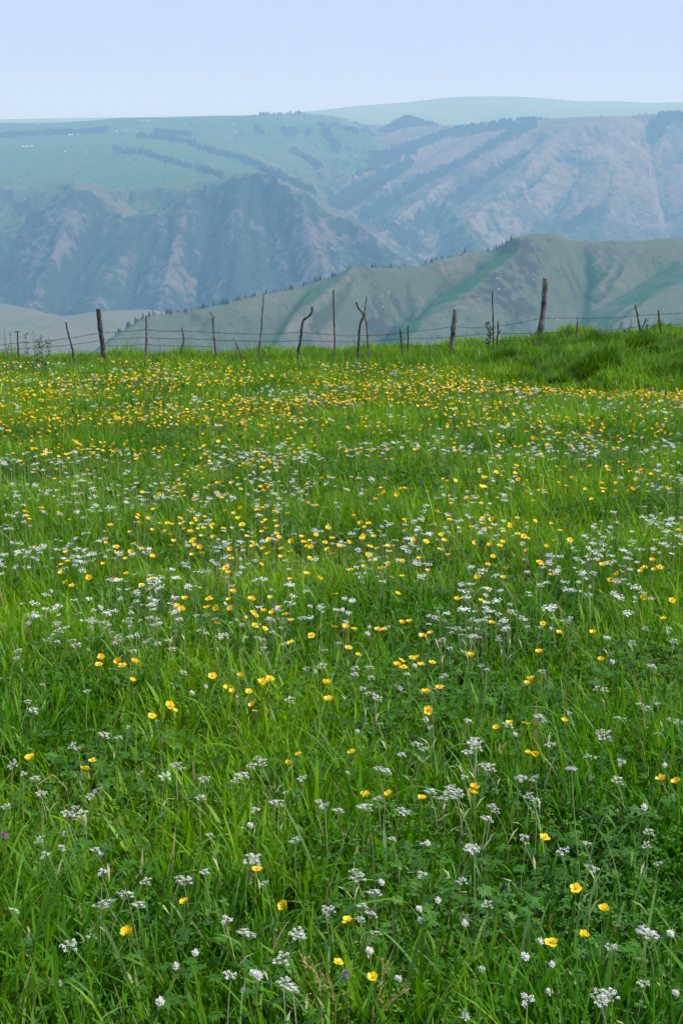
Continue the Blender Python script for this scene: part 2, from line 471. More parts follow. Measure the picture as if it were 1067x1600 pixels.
left_lines = [
    # crest of the dark rocky face
    [(215, 362, 7350), (250, 335, 7400), (300, 309, 7450), (330, 294, 7480), (345, 290, 7500), (372, 283, 7500), (400, 277, 7500), (430, 286, 7450), (480, 311, 7400), (530, 337, 7350), (580, 371, 7200), (640, 409, 7100), (700, 452, 7000), (780, 520, 6800)],
    [(215, 362, 7350), (190, 345, 7400), (160, 318, 7460), (130, 296, 7500), (105, 312, 7430), (85, 330, 7380), (50, 362, 7250), (0, 405, 7150), (-80, 460, 7000), (-300, 560, 6700)],
    [(130, 296, 7500), (112, 350, 7150), (88, 400, 6900), (60, 450, 6680), (38, 500, 6450), (10, 580, 6150)],
    [(30, 390, 7170), (0, 450, 6950), (-20, 500, 6700), (-60, 580, 6400)],
    [(160, 335, 7430), (140, 400, 7150), (112, 450, 6920), (95, 490, 6680), (80, 580, 6280)],
    [(215, 362, 7350), (190, 403, 7020), (158, 445, 6740), (140, 490, 6480), (125, 580, 6150)],
    [(252, 350, 7400), (235, 400, 7170), (212, 450, 6930), (200, 495, 6680), (190, 580, 6300)],
    [(300, 309, 7450), (278, 370, 7120), (262, 430, 6800), (248, 490, 6480), (235, 580, 6150)],
    [(333, 330, 7430), (322, 400, 7150), (312, 450, 6930), (305, 500, 6650), (300, 580, 6300)],
    [(372, 283, 7500), (362, 350, 7120), (366, 420, 6760), (370, 480, 6470), (375, 580, 6120)],
    [(415, 320, 7430), (425, 390, 7130), (432, 450, 6850), (440, 520, 6500), (440, 600, 6250)],
    [(450, 297, 7430), (478, 350, 7100), (498, 410, 6800), (512, 460, 6560), (530, 560, 6200)],
    [(520, 345, 7350), (545, 400, 7080), (575, 450, 6850), (620, 540, 6500)],
    [(600, 385, 7180), (625, 440, 6880), (670, 540, 6500)],
    # pasture above the face and the skyline behind it
    [(-700, 193, 13000), (-200, 191, 12700), (0, 192, 12500), (90, 193, 12500), (130, 190, 12400), (180, 185, 12300), (215, 185, 12200), (262, 190, 12000), (300, 184, 12200), (400, 180, 12500), (480, 178, 13000), (530, 184, 13200)],
    [(-700, 240, 10500), (0, 225, 10500), (150, 222, 10500), (230, 220, 10300)],
    [(-700, 340, 8600), (-100, 320, 8600), (0, 318, 8500), (60, 300, 8450), (110, 282, 8450), (190, 262, 8800)],
    [(-300, 420, 7600), (-60, 390, 7700), (20, 350, 7800), (70, 318, 7850), (125, 288, 7850), (180, 300, 7800), (220, 335, 7650), (245, 322, 7700), (290, 298, 7750), (330, 283, 7750), (365, 277, 7700)],
    [(190, 235, 9700), (240, 244, 9450), (285, 258, 9150), (330, 268, 8800), (400, 268, 8250)],
    [(205, 228, 10000), (262, 232, 9750), (330, 252, 9400), (380, 268, 9000), (430, 280, 8500), (480, 318, 7900), (560, 385, 7600), (640, 440, 7500)],
    # rims that step down towards the gorge
    [(245, 206, 10900), (300, 214, 10600), (345, 228, 10250), (375, 243, 9900), (420, 262, 9400), (455, 285, 9050), (490, 303, 8700), (530, 330, 8400), (560, 350, 8250), (620, 420, 7900)],
    [(300, 206, 11300), (350, 215, 11000), (390, 238, 10500), (430, 256, 10100), (465, 280, 9700), (492, 296, 9450)],
    [(330, 200, 11600), (400, 200, 11600), (450, 203, 11500), (500, 203, 11500), (540, 200, 11500), (568, 208, 11350), (590, 222, 11200)],
    [(360, 224, 11050), (400, 226, 11000), (440, 228, 10900), (475, 245, 10500), (500, 262, 10100), (508, 275, 9900)],
    [(520, 240, 10900), (555, 248, 10850), (590, 240, 10900), (610, 232, 11100)],
    [(-800, 0, 5500, B), (0, 0, 5600, B), (500, 0, 5650, B), (900, 0, 5900, B)],
    [(-700, 0, 14500, 500), (0, 0, 14500, 500), (540, 0, 14500, 500)],
    [(700, 0, 7600, B), (620, 0, 8600, -450), (560, 0, 9600, -250), (560, 0, 10300, 0)],
    [(640, 0, 11500, 250), (640, 0, 13000, 380)],
]
def z_left(X, Y, H, s, lap, gx, gy):
    z = np.clip((Y - 7600) / 900, 0, 1) * 0.45 - 0.05
    z -= np.clip((-0.0) * s, 0, 0)
    return z
CREST_C = [P(*q) for q in left_lines[1][::-1] + left_lines[0][1:]]
def face_left(X, Y):
    cx = np.array([c[0] for c in CREST_C]); cy = np.array([c[1] for c in CREST_C])
    yc = np.interp(X, cx, cy)
    return sstep(60, -60, Y - yc + 40 * perlin(X / 90, Y / 90, 77))
terrain('left_mountains', left_lines, (-3700, 900), (5500, 14500), 12.0, B, 26, 0.0020, 42, 260, 51, M_left, pre=2, dense=90, diff=0.04, rough=0.55, gdepth=26, gwidth=24, gullies=[
    [(212, 350), (190, 372), (170, 392), (140, 430), (118, 478)], [(245, 345), (235, 385), (215, 420), (205, 470)], [(300, 310), (295, 350), (300, 405), (320, 465)], [(350, 300), (345, 350), (330, 385)],
    [(395, 288), (385, 340), (400, 390), (395, 445)], [(435, 295), (435, 340), (450, 385), (462, 435)], [(480, 320), (500, 360), (522, 405)], [(92, 345), (75, 395), (45, 445)], [(545, 360), (565, 390), (590, 405)],
    [(150, 320), (150, 360), (140, 400)], [(270, 330), (262, 380), (250, 440)], [(410, 300), (415, 340), (425, 380)], [(365, 300), (370, 360), (360, 420), (350, 465)], [(20, 405), (10, 440)]], tint=z_left, face=face_left)

right_lines = [
    [(640, 200, 12200), (700, 211, 11700), (740, 198, 11700), (770, 192, 11800), (830, 187, 11900), (900, 184, 11700), (1000, 180, 11700), (1067, 177, 11700), (1300, 172, 11700), (1700, 170, 11700)],
    [(680, 222, 11450), (640, 241, 10900), (590, 262, 10350), (545, 285, 9850), (515, 302, 9500), (497, 318, 9200), (480, 380, 8700)],
    [(730, 214, 11600), (690, 238, 11050), (640, 262, 10500), (590, 290, 9950), (550, 315, 9550), (520, 340, 9100)],
    [(755, 207, 11650), (715, 232, 11000), (660, 262, 10350), (610, 290, 9800), (570, 322, 9350), (545, 348, 8950)],
    [(835, 191, 11800), (795, 212, 11350), (748, 238, 10900), (700, 262, 10400), (650, 293, 9950), (600, 330, 9500), (570, 362, 9000)],
    [(850, 192, 11600), (808, 222, 10980), (770, 245, 10550), (720, 270, 10050), (670, 302, 9550), (630, 338, 9100), (600, 375, 8700)],
    [(830, 235, 11050), (790, 262, 10600), (750, 292, 10150), (710, 325, 9700), (670, 360, 9250), (625, 400, 8750)],
    [(880, 200, 11200), (850, 235, 10650), (815, 275, 10100), (765, 320, 9550), (715, 362, 9050), (665, 405, 8600), (640, 440, 8300)],
    [(905, 270, 10500), (870, 330, 9900), (810, 380, 9350), (750, 430, 8850)],
    [(960, 195, 11300), (950, 235, 10750), (930, 285, 10100), (900, 335, 9500), (850, 400, 8900), (820, 460, 8400)],
    [(1012, 200, 11400), (1016, 240, 10950), (1022, 280, 10450), (1030, 320, 9950), (1042, 360, 9500), (1060, 420, 8900)],
    [(1075, 195, 11400), (1078, 240, 10800), (1085, 290, 10150), (1095, 340, 9500), (1110, 420, 8700)],
    [(1180, 200, 11300), (1200, 300, 10300), (1230, 400, 9200)],
    [(1300, 200, 11200), (1330, 300, 10000), (1350, 420, 8700)],
    [(480, 0, 8000, B), (700, 0, 7800, B), (1100, 0, 7700, B), (1700, 0, 7700, B)],
    [(480, 0, 9300, -420), (500, 0, 10200, -150)],
    [(640, 0, 13600, 420), (1100, 0, 13600, 500), (1700, 0, 13600, 500)],
    [(560, 232, 11400), (590, 218, 11900)],
]
def z_right(X, Y, H, s, lap, gx, gy):
    z = np.clip((H - 430) / 200, 0, 1) * 0.35
    z += np.clip((-200 - H) / 350, 0, 1) * 0.25
    return z
terrain('right_mountains', right_lines, (-350, 5200), (7700, 13600), 15.0, B, 24, 0.0016, 60, 420, 71, M_right, pre=2, dense=90, diff=0.04, rough=0.45, gwidth=22, gdepth=22, gullies=[[(905, 270), (880, 320), (850, 370)], [(960, 240), (950, 300), (930, 350)], [(790, 330), (750, 370), (700, 400)], [(740, 330), (700, 365), (665, 395)], [(870, 240), (840, 280), (800, 310)]], scars=[[(1008, 225), (1016, 260), (1020, 300), (1032, 340), (1048, 362)], [(960, 200), (990, 225), (1008, 240)], [(893, 285), (900, 310), (905, 335)], [(900, 200), (935, 225), (965, 250)]], tint=z_right, face=lambda X, Y: sstep(11200, 9600, Y + 0.35 * X))

gap_lines = [
    [(470, 250, 12600), (520, 238, 12600), (560, 205, 12700), (585, 198, 12900), (610, 190, 12900), (640, 178, 12900), (655, 186, 12900), (690, 198, 12900), (710, 214, 12800), (760, 240, 12800)],
    [(500, 180, 13700), (530, 186, 13500), (560, 194, 13300), (580, 206, 13100), (596, 222, 12700), (600, 240, 12400)],
    [(600, 250, 12200), (660, 250, 12000), (720, 250, 12200)],
    [(440, 0, 11900, 0), (760, 0, 11900, 0)],
    [(440, 0, 14300, 300), (800, 0, 14300, 300)],
]
terrain('gap_hill', gap_lines, (-600, 1500), (11900, 14300), 16.0, -200, 14, 0.0005, 20, 300, 91, M_right, pre=3, dense=90)

far_lines = [
    [(-900, 184, 19500), (0, 186, 19500), (400, 179, 19000), (480, 174, 19000), (560, 164, 19000), (640, 158, 19000), (690, 152, 19000), (730, 149, 19000), (800, 149, 19000), (860, 153, 19000), (910, 158, 19000), (960, 157, 19000), (1010, 160, 19000), (1067, 158, 19000), (1300, 162, 19000), (2000, 170, 19000)],
    [(-900, 198, 16500), (400, 196, 16500), (700, 180, 16500), (900, 182, 16500), (1100, 178, 16500), (2000, 180, 16500)],
    [(-900, 230, 14000), (2000, 230, 14000)],
    [(-900, 0, 22500, 600), (2000, 0, 22500, 600)],
]
terrain('far_plateau', far_lines, (-7000, 11500), (14000, 22500), 60.0, 100, 8, 0.0002, 45, 1600, 111, M_far, pre=4, dense=300)
# ------------------------------------------------------------------ conifers on the ridges and in the gullies
def spruce_parts(tiers, sides, seed, w=0.2):
    """unit-height spruce: ragged stacked skirts on a thin trunk"""
    r = np.random.default_rng(seed)
    V, Fc, Mi = [], [], []
    n0 = 0
    tr = [(0.02, 0.0), (0.006, 0.95)]
    for rr, z in tr:
        for i in range(4):
            a = i * math.pi / 2
            V.append((rr * math.cos(a), rr * math.sin(a), z))
    for i in range(4):
        Fc.append((i, (i + 1) % 4, 4 + (i + 1) % 4)); Fc.append((i, 4 + (i + 1) % 4, 4 + i)); Mi += [1, 1]
    for t in range(tiers):
        f = t / tiers
        zb = 0.08 + 0.85 * f
        zt = min(1.0, zb + 1.5 * 0.9 / tiers)
        rad = w * (1 - f) ** 0.8 * r.uniform(0.85, 1.12) + 0.015
        b = len(V)
        ox, oy = r.normal(0, 0.008, 2)
        for i in range(sides):
            a = 2 * math.pi * (i + r.uniform(-.25, .25)) / sides
            q = rad * (1.0 if i % 2 == 0 else 0.62) * r.uniform(0.8, 1.15)
            V.append((ox + q * math.cos(a), oy + q * math.sin(a), zb - 0.03 * r.uniform(-1, 1)))
        V.append((ox, oy, zt))
        for i in range(sides):
            Fc.append((b + i, b + (i + 1) % sides, b + sides)); Mi.append(0)
    return np.array(V), np.array(Fc), np.array(Mi)

def tree_mats():
    m, nt, b = nodemat('spruce_needles')
    pos = N(nt, 'ShaderNodeNewGeometry').outputs['Position']
    c = ramp(nt, noise_n(nt, 0.05, 3, 0.6, pos), [(0.35, (0.004, 0.016, 0.010)), (0.65, (0.012, 0.032, 0.016))])
    nt.links.new(c, b.inputs['Base Color']); b.inputs['Roughness'].default_value = 0.9
    m2, nt, b = nodemat('spruce_bark'); b.inputs['Base Color'].default_value = (0.07, 0.05, 0.035, 1); b.inputs['Roughness'].default_value = 0.95
    return m, m2
M_needle, M_bark = tree_mats()
ALLT = ['near_hill', 'pale_hill', 'left_mountains', 'right_mountains', 'gap_hill', 'far_plateau']

def band(poly, hw, n, r):
    """n pixels spread along a polyline of the photograph; hw = half width above/below"""
    p = np.array(poly, float)
    seg = np.hypot(*np.diff(p, axis=0).T)
    cs = np.concatenate([[0], np.cumsum(seg)])
    t = r.uniform(0, cs[-1], n)
    t = t + 14 * np.sin(t * 0.21 + p[0, 0]) * 0.3
    t = np.clip(t, 0, cs[-1] - 1e-3)
    i = np.searchsorted(cs, t, 'right') - 1
    f = (t - cs[i]) / seg[i]
    q = p[i] * (1 - f)[:, None] + p[i + 1] * f[:, None]
    wob = 0.6 + 0.8 * np.abs(perlin(t / 22, t * 0 + p[0, 1], 3))
    off = r.normal(0, 0.5, n) * hw * wob
    q[:, 1] += off
    q[:, 0] += r.normal(0, 0.4, n) * hw * 0.5
    return q

rt = np.random.default_rng(21)
def place(q, names):
    h = hit(q[:, 0], q[:, 1], names)
    return h[~np.isnan(h[:, 1])]

# ridge of the near hill: every tree is one of its own
near_q = np.concatenate([
    band([(246, 489), (300, 482), (345, 474)], 1.2, 43, rt),
    band([(345, 474), (385, 467), (450, 451), (462, 447)], 1.2, 43, rt),
    band([(476, 446), (500, 438), (516, 432)], 1.2, 15, rt), band([(518, 432), (550, 415)], 1.0, 10, rt),
    band([(565, 411), (640, 414)], 0.6, 17, rt), band([(655, 412), (690, 402)], 0.6, 15, rt),
    band([(700, 398), (735, 386)], 0.6, 11, rt), band([(755, 378), (805, 366)], 1.2, 29, rt),
    band([(205, 508), (222, 500), (240, 489)], 1.6, 20, rt), band([(175, 532), (200, 515)], 2, 13, rt)])
T_near = crest(near_q[:, 0], 'near_hill')
T_near[:, 0] += rt.normal(0, 3, len(T_near)); T_near[:, 1] += rt.uniform(-14, 12, len(T_near))
T_near[:, 2] = H_at('near_hill', T_near[:, 0], T_near[:, 1])
mid_q = np.concatenate([
    band([(300, 307), (330, 294), (356, 290)], 2.0, 20, rt), band([(236, 338), (270, 322), (300, 309)], 2.6, 20, rt),
    band([(342, 281), (372, 277), (402, 275)], 1.4, 15, rt), band([(308, 269), (330, 273), (346, 278)], 1.6, 10, rt),
    band([(468, 300), (500, 312), (520, 324)], 1.6, 8, rt)])
T_mid = place(mid_q, ['left_mountains'])

kinds = [spruce_parts(6, 10, s_, w) for s_, w in ((1, .17), (2, .20), (3, .15), (4, .19), (5, .16))]
kind_me = [mesh_np('spruce', v, [f], [M_needle, M_bark], fmat=mi, smooth=False) for v, f, mi in kinds]
zones = [(0, 300, 'low left end of the near ridge'), (300, 420, 'left part of the near ridge'), (420, 560, 'dip in the middle of the near ridge'),
         (560, 700, 'low saddle of the near ridge'), (700, 1100, 'last rise below the near summit')]
for (x, y, z) in T_near:
    o = link('spruce_tree', kind_me[rt.integers(5)], loc=(x, y, z - 0.5), rot=(0, 0, rt.uniform(0, 6.28)))
    hgt = rt.choice([rt.uniform(5, 9), rt.uniform(8, 14)])
    o.scale = (hgt * rt.uniform(1.1, 1.6),) * 2 + (hgt,)
    px = x / y * F_PX + 533
    for a, b_, zn in zones:
        if a <= px < b_ or (px >= 1100 and a == 700):
            tag(o, 'dark spruce tree in the row along the ' + zn, 'tree', 'spruces along the near ridge, ' + zn)
for (x, y, z) in T_mid:
    o = link('spruce_tree', kind_me[rt.integers(5)], loc=(x, y, z - 1), rot=(0, 0, rt.uniform(0, 6.28)))
    hgt = rt.uniform(14, 26); o.scale = (hgt * rt.uniform(1.2, 1.7),) * 2 + (hgt,)
    tag(o, 'small hazy spruce tree on the crest of the dark rocky mountain', 'tree', 'spruces on the dark rocky crest')

# far woods: bands nobody could count
far_bands = [
    ([(0, 214), (60, 209), (120, 208), (168, 204)], 2.4, 420, 'left_mountains'),
    ([(243, 206), (270, 209), (300, 212)], 2.0, 110, 'left_mountains'), ([(218, 213), (260, 217), (292, 223), (330, 237), (372, 248), (405, 262), (430, 280)], 2.6, 420, 'left_mountains'),
    ([(180, 233), (196, 239), (222, 239), (250, 249), (300, 262), (340, 274)], 2.6, 220, 'left_mountains'), ([(372, 246), (410, 263), (450, 282), (490, 302)], 3.5, 300, 'left_mountains'),
    ([(400, 202), (410, 208)], 4, 24, 'left_mountains'), ([(440, 203), (452, 210)], 5, 40, 'left_mountains'),
    ([(455, 205), (465, 210)], 4, 25, 'left_mountains'), ([(480, 205), (482, 212)], 4, 20, 'left_mountains'), ([(505, 205), (515, 215), (530, 235)], 6, 90, 'left_mountains'),
    ([(500, 185), (530, 190), (560, 200), (580, 215), (600, 232)], 6, 420, 'gap_hill'), ([(500, 195), (530, 198), (556, 205)], 2.2, 90, 'left_mountains'),
    ([(455, 235), (480, 248), (500, 262)], 2.6, 120, 'left_mountains'),
    ([(600, 225), (620, 205), (640, 190), (660, 200), (690, 205)], 12, 1500, 'gap_hill'), ([(590, 235), (630, 225), (690, 215)], 12, 1000, 'gap_hill'),
    ([(500, 275), (560, 250), (620, 238), (690, 212)], 6, 900, 'right_mountains'), ([(497, 300), (540, 275), (600, 250), (650, 232)], 8, 900, 'right_mountains'),
    ([(690, 210), (720, 207), (770, 200), (840, 194)], 4.0, 520, 'right_mountains'), ([(750, 190), (800, 188), (860, 184)], 1.8, 260, 'right_mountains'),
    ([(860, 183), (920, 181), (1010, 179)], 0.8, 26, 'right_mountains'),
    ([(835, 194), (800, 210), (770, 225), (735, 248), (700, 265), (665, 282), (630, 302)], 4.5, 1100, 'right_mountains'),
    ([(820, 243), (790, 262), (760, 280), (720, 310), (695, 330)], 5, 620, 'right_mountains'),
    ([(640, 255), (600, 282), (560, 310), (530, 330)], 6, 700, 'right_mountains'), ([(600, 275), (560, 300), (520, 318)], 6, 600, 'right_mountains'),
    ([(940, 330), (915, 340), (880, 362)], 5, 260, 'right_mountains'), ([(560, 345), (590, 330), (625, 308)], 6, 380, 'right_mountains'),
    ([(1060, 180), (1040, 185), (1022, 200), (1014, 215)], 8, 700, 'right_mountains'), ([(1035, 205), (1020, 215), (1012, 225)], 4, 120, 'right_mountains'),
    ([(405, 180), (440, 178), (500, 177)], 1.0, 90, 'left_mountains'), ([(0, 190), (12, 190)], 0.8, 8, 'left_mountains'),
    ([(0, 300), (40, 330), (60, 350)], 9, 120, 'left_mountains'),
    ([(640, 360), (680, 335), (720, 310)], 6, 200, 'right_mountains'), ([(600, 350), (660, 390)], 9, 160, 'right_mountains'),
]
def instances(tmpl, M3, T, tint=None):
    """copies of a template (V, F) under 3x3 matrices M3 (n,3,3) and offsets T (n,3)"""
    V, Fc = tmpl
    out = np.einsum('nij,vj->nvi', M3, V) + T[:, None, :]
    F_all = (Fc[None] + (np.arange(len(T)) * len(V))[:, None, None]).reshape(-1, Fc.shape[1])
    return out.reshape(-1, 3), F_all

def merge(parts):
    Vs, Fs, n = [], {}, 0
    cols = []
    for p in parts:
        V, Fc = p[0], p[1]
        Vs.append(V); Fs.setdefault(Fc.shape[1], []).append(Fc + n); n += len(V)
        if len(p) > 2: cols.append(p[2])
    return np.concatenate(Vs), [np.concatenate(f) for f in Fs.values()], (np.concatenate(cols) if cols else None)

far_t = [spruce_parts(2, 6, s_, .22) for s_ in (11, 12, 13)]
parts = []
for poly, hw, n, nm in far_bands:
    q = band(poly, hw * 1.35, int(n * 2.6), rt)
    h = hit(q[:, 0], q[:, 1], [nm], 5000, 15000, 700)
    oth = [k_ for k_ in ('left_mountains', 'right_mountains', 'near_hill') if k_ != nm]
    h = h[~np.isnan(h[:, 1])]
    if not len(h): continue
    # the woods follow the ground, not the line of sight: nudge every tree about and drop it on the slope
    h[:, 0] += rt.normal(0, 10, len(h)); h[:, 1] += rt.normal(0, 25, len(h))
    h[:, 2] = H_at(nm, h[:, 0], h[:, 1]) - 1.5
    hg = rt.uniform(16, 34, len(h)); wd = hg * rt.uniform(1.2, 1.9, len(h))
    M3 = np.zeros((len(h), 3, 3)); M3[:, 0, 0] = M3[:, 1, 1] = wd; M3[:, 2, 2] = hg
    k_ = rt.integers(3)
    parts.append(instances(far_t[k_][:2], M3, h))
V, Fs, _ = merge(parts)
tag(link('far_woods', mesh_np('far_woods', V, Fs, [M_needle], smooth=False)), 'dark blue green bands of spruce wood in the gullies of the hazy far mountains', 'woods', kind='stuff')

# white yurts and huts scattered over the high pasture
M_white, nt_, b_ = nodemat('white_felt'); b_.inputs['Base Color'].default_value = (0.8, 0.8, 0.78, 1); b_.inputs['Roughness'].default_value = 0.9
def yurt_mesh():
    V, Fc = [], []
    k = 12
    for rr, z in ((1, 0), (1.02, 0.55), (0.55, 0.85), (0.16, 1.0)):
        for i in range(k): V.append((rr * math.cos(i * 2 * math.pi / k), rr * math.sin(i * 2 * math.pi / k), z))
    Fq = []
    for r_ in range(3):
        for i in range(k): Fq.append((r_ * k + i, r_ * k + (i + 1) % k, (r_ + 1) * k + (i + 1) % k, (r_ + 1) * k + i))
    V.append((0, 0, 1.02)); Ft = [(3 * k + i, 3 * k + (i + 1) % k, 4 * k) for i in range(k)]
    return mesh_np('yurt', np.array(V), [np.array(Fq), np.array(Ft)], [M_white], smooth=False)
def hut_mesh():
    V = [(-1, -.5, 0), (1, -.5, 0), (1, .5, 0), (-1, .5, 0), (-1, -.5, .6), (1, -.5, .6), (1, .5, .6), (-1, .5, .6), (-1.05, 0, .95), (1.05, 0, .95)]
    return mesh_np('hut', np.array(V), [np.array([(0, 1, 5, 4), (1, 2, 6, 5), (2, 3, 7, 6), (3, 0, 4, 7), (4, 5, 9, 8), (7, 8, 9, 6)]), np.array([(4, 8, 7), (5, 6, 9)])], [M_white], smooth=False)
ym, hm = yurt_mesh(), hut_mesh()
yl = [([(37, 229.5), (43, 229.2), (50, 228.8)], 'white yurt in the short row of three at the left edge of the pasture', 'yurts in the short row at the left', 1),
      ([(102, 237)], 'lone white yurt on the slope below the long row of huts', None, 0), ([(136, 238)], 'small lone white yurt right of the brighter one below the huts', None, 0),
      ([(182, 204.5), (184, 205), (195, 203), (200, 204.5), (214, 205)], 'white yurt among the scattered group right of the long wood', 'yurts right of the long wood', 0),
      ([(219, 189), (224, 189), (229, 189), (233, 189)], 'tiny white yurt in the row high under the left skyline', 'yurts under the left skyline', 0),
      ([(57, 194), (62, 194.4)], 'tiny white yurt on the open top of the far left pasture', 'yurts on the far left top', 0),
      ([(289, 195)], 'white yurt alone in the middle of the broad green plateau', None, 0), ([(364, 194)], 'pale yurt alone on the right part of the green plateau', None, 0)]
def put_far(px, py, nm):
    return hit([px], [py], [nm], 5000, 22000, 3000)[0]
for pts_, lab, grp, big in yl:
    for (px, py) in pts_:
        h = put_far(px, py, 'left_mountains')
        if np.isnan(h[1]): continue
        s_ = 6 + 3 * big
        tag(link('yurt', ym, loc=h - np.array([0, 0, 0.5]), scale=(s_, s_, s_ * .8)), lab, 'yurt', grp)
for i, (px, py) in enumerate([(109, 211.5), (113, 211), (117, 210.8), (121, 210.5), (124, 208.5), (128, 208), (132, 207.8), (136, 207.5), (140, 207.5)]):
    h = put_far(px, py, 'left_mountains')
    if np.isnan(h[1]): continue
    tag(link('white_hut', hm, loc=h - np.array([0, 0, 0.5]), scale=(10, 9, 7), rot=(0, 0, 0.1 * (i % 3))), 'white hut in the long row in front of the dark wood', 'hut', 'huts in the long row by the wood')
for px, py, nm, lab in ((839, 190.8, 'right_mountains', 'white hut at the end of the wood on the right mountain rim'),):
    h = put_far(px, py, nm)
    if not np.isnan(h[1]): tag(link('white_hut', hm, loc=h, scale=(14, 12, 10)), lab, 'hut')

# pale boulders on the dry slopes of the near hill
M_stone, nt_, b_ = nodemat('pale_stone'); pos = N(nt_, 'ShaderNodeTexCoord').outputs['Object']
nt_.links.new(ramp(nt_, noise_n(nt_, 3, 4, 0.6, pos), [(0.3, (0.32, 0.31, 0.29)), (0.7, (0.6, 0.59, 0.56))]), b_.inputs['Base Color']); b_.inputs['Roughness'].default_value = 0.9
def rock_mesh(seed):
    r = np.random.default_rng(seed)
    import bmesh
    bm = bmesh.new(); bmesh.ops.create_icosphere(bm, subdivisions=1, radius=1)
    for v in bm.verts: v.co *= r.uniform(0.7, 1.2); v.co.z *= 0.75
    me = bpy.data.meshes.new('boulder'); bm.to_mesh(me); bm.free(); me.materials.append(M_stone)
    return me
rocks = [rock_mesh(i) for i in range(4)]
rq = np.stack([rt.uniform(560, 1060, 60), rt.uniform(385, 520, 60)], 1)
rq = np.concatenate([rq, [(859, 367), (776, 435), (833, 437), (606, 457), (607, 460), (596, 463), (598, 479), (992, 462), (870, 500), (778, 452)]])
rh = hit(rq[:, 0], rq[:, 1], ['near_hill'])
for i, h in enumerate(rh):
    if np.isnan(h[1]): continue
    s_ = rt.uniform(0.7, 1.4) if i < 60 else rt.uniform(1.5, 3)
    tag(link('boulder', rocks[i % 4], loc=h, rot=(0, 0, i), scale=(s_ * 1.2, s_, s_)), 'pale boulder lying on the dry grassy slope of the near hill' if i else 'pale boulder lying on the dry grassy slope of the near hill', 'boulder', 'boulders scattered on the near hill')
# ------------------------------------------------------------------ the meadow hill and the valley floor, one sheet

def zg(x, y):
    """height of the ground"""
    x = np.asarray(x, float); y = np.asarray(y, float)
    z = -0.0585 * y
    z = z + 0.035 * perlin(x / 1.7, y / 1.7, 5) + 0.09 * perlin(x / 5.0 + 3, y / 6.0, 6) * sstep(3, 12, y)
    # bank on the right that rises beyond a shallow dip
    right = sstep(1.0, 7.5, x)
    z = z - 0.26 * sstep(0.5, 4, x) * np.exp(-((y - 19.5) / 2.2) ** 2)
    z = z + 0.42 * right * sstep(20, 30, y)
    z = z - (0.15 + 0.10 * sstep(1.5, -4, x)) * sstep(19, 28.5, y)
    lump = np.clip(perlin(x / 0.9, y / 1.1, 8), 0, 1) * 0.34 + np.clip(perlin(x / 0.45, y / 0.5, 9), 0, 1) * 0.08
    z = z + lump * sstep(1.5, 4.5, x) * sstep(19.5, 21.5, y)
    z = z + 0.5 * lump * sstep(22.5, 24, y) * (1 - sstep(1.5, 4.5, x))
    # the crest, then the long fall to the valley floor
    r = np.clip(y - 29.8, 0, None)
    z = z - np.where(r < 12, 0.018 * r * r, 0.018 * 144 + 0.432 * (r - 12))
    side = np.clip(np.abs(x) - 70, 0, None)
    z = z - np.where(side < 80, 0.002 * side ** 2, 12.8 + 0.32 * (side - 80))
    return np.maximum(z, -658.0)

def axis(a, b, fine, far, ratio=1.18):
    c = list(np.arange(a, b + fine, fine)); s_ = fine
    lo = [c[0]]
    while lo[-1] > -far: s_ *= ratio; lo.append(lo[-1] - s_)
    s_ = fine; hi = [c[-1]]
    while hi[-1] < far: s_ *= ratio; hi.append(hi[-1] + s_)
    return np.array(lo[:0:-1] + c + hi[1:])
gxs = axis(-11, 12, 0.13, 30000); gys = axis(-1.5, 34, 0.13, 30000)
GX, GY = np.meshgrid(gxs, gys)
GZ = zg(GX, GY)
i_ = np.arange(GX.size).reshape(GX.shape)
Fq = np.stack([i_[:-1, :-1].ravel(), i_[:-1, 1:].ravel(), i_[1:, 1:].ravel(), i_[1:, :-1].ravel()], 1)
m, nt, b = nodemat('meadow_soil')
pos = N(nt, 'ShaderNodeNewGeometry').outputs['Position']
c = ramp(nt, noise_n(nt, 14, 6, 0.7, pos), [(0.35, (0.016, 0.030, 0.008)), (0.6, (0.030, 0.055, 0.012)), (0.75, (0.06, 0.05, 0.025))])
nt.links.new(c, b.inputs['Base Color']); b.inputs['Roughness'].default_value = 1
b.inputs['Specular IOR Level'].default_value = 0.1
tag(link('ground', mesh_np('ground', np.stack([GX.ravel(), GY.ravel(), GZ.ravel()], 1), [Fq], [m])), kind='structure')

def on_ground(px, py, h=0.27):
    """where a photograph pixel meets the surface h above the ground"""
    px = np.atleast_1d(px).astype(float); py = np.atleast_1d(py).astype(float)
    rx, rz = ray(px, py)
    d = np.full(len(px), np.nan)
    hh = np.broadcast_to(np.asarray(h, float), d.shape)
    for q in np.geomspace(1.2, 40, 900):
        mm = np.isnan(d) & (CAM_Z + rz * q < zg(rx * q, np.full(len(px), q)) + hh)
        d[mm] = q
    x = rx * d
    return np.stack([x, d, zg(x, d)], 1)

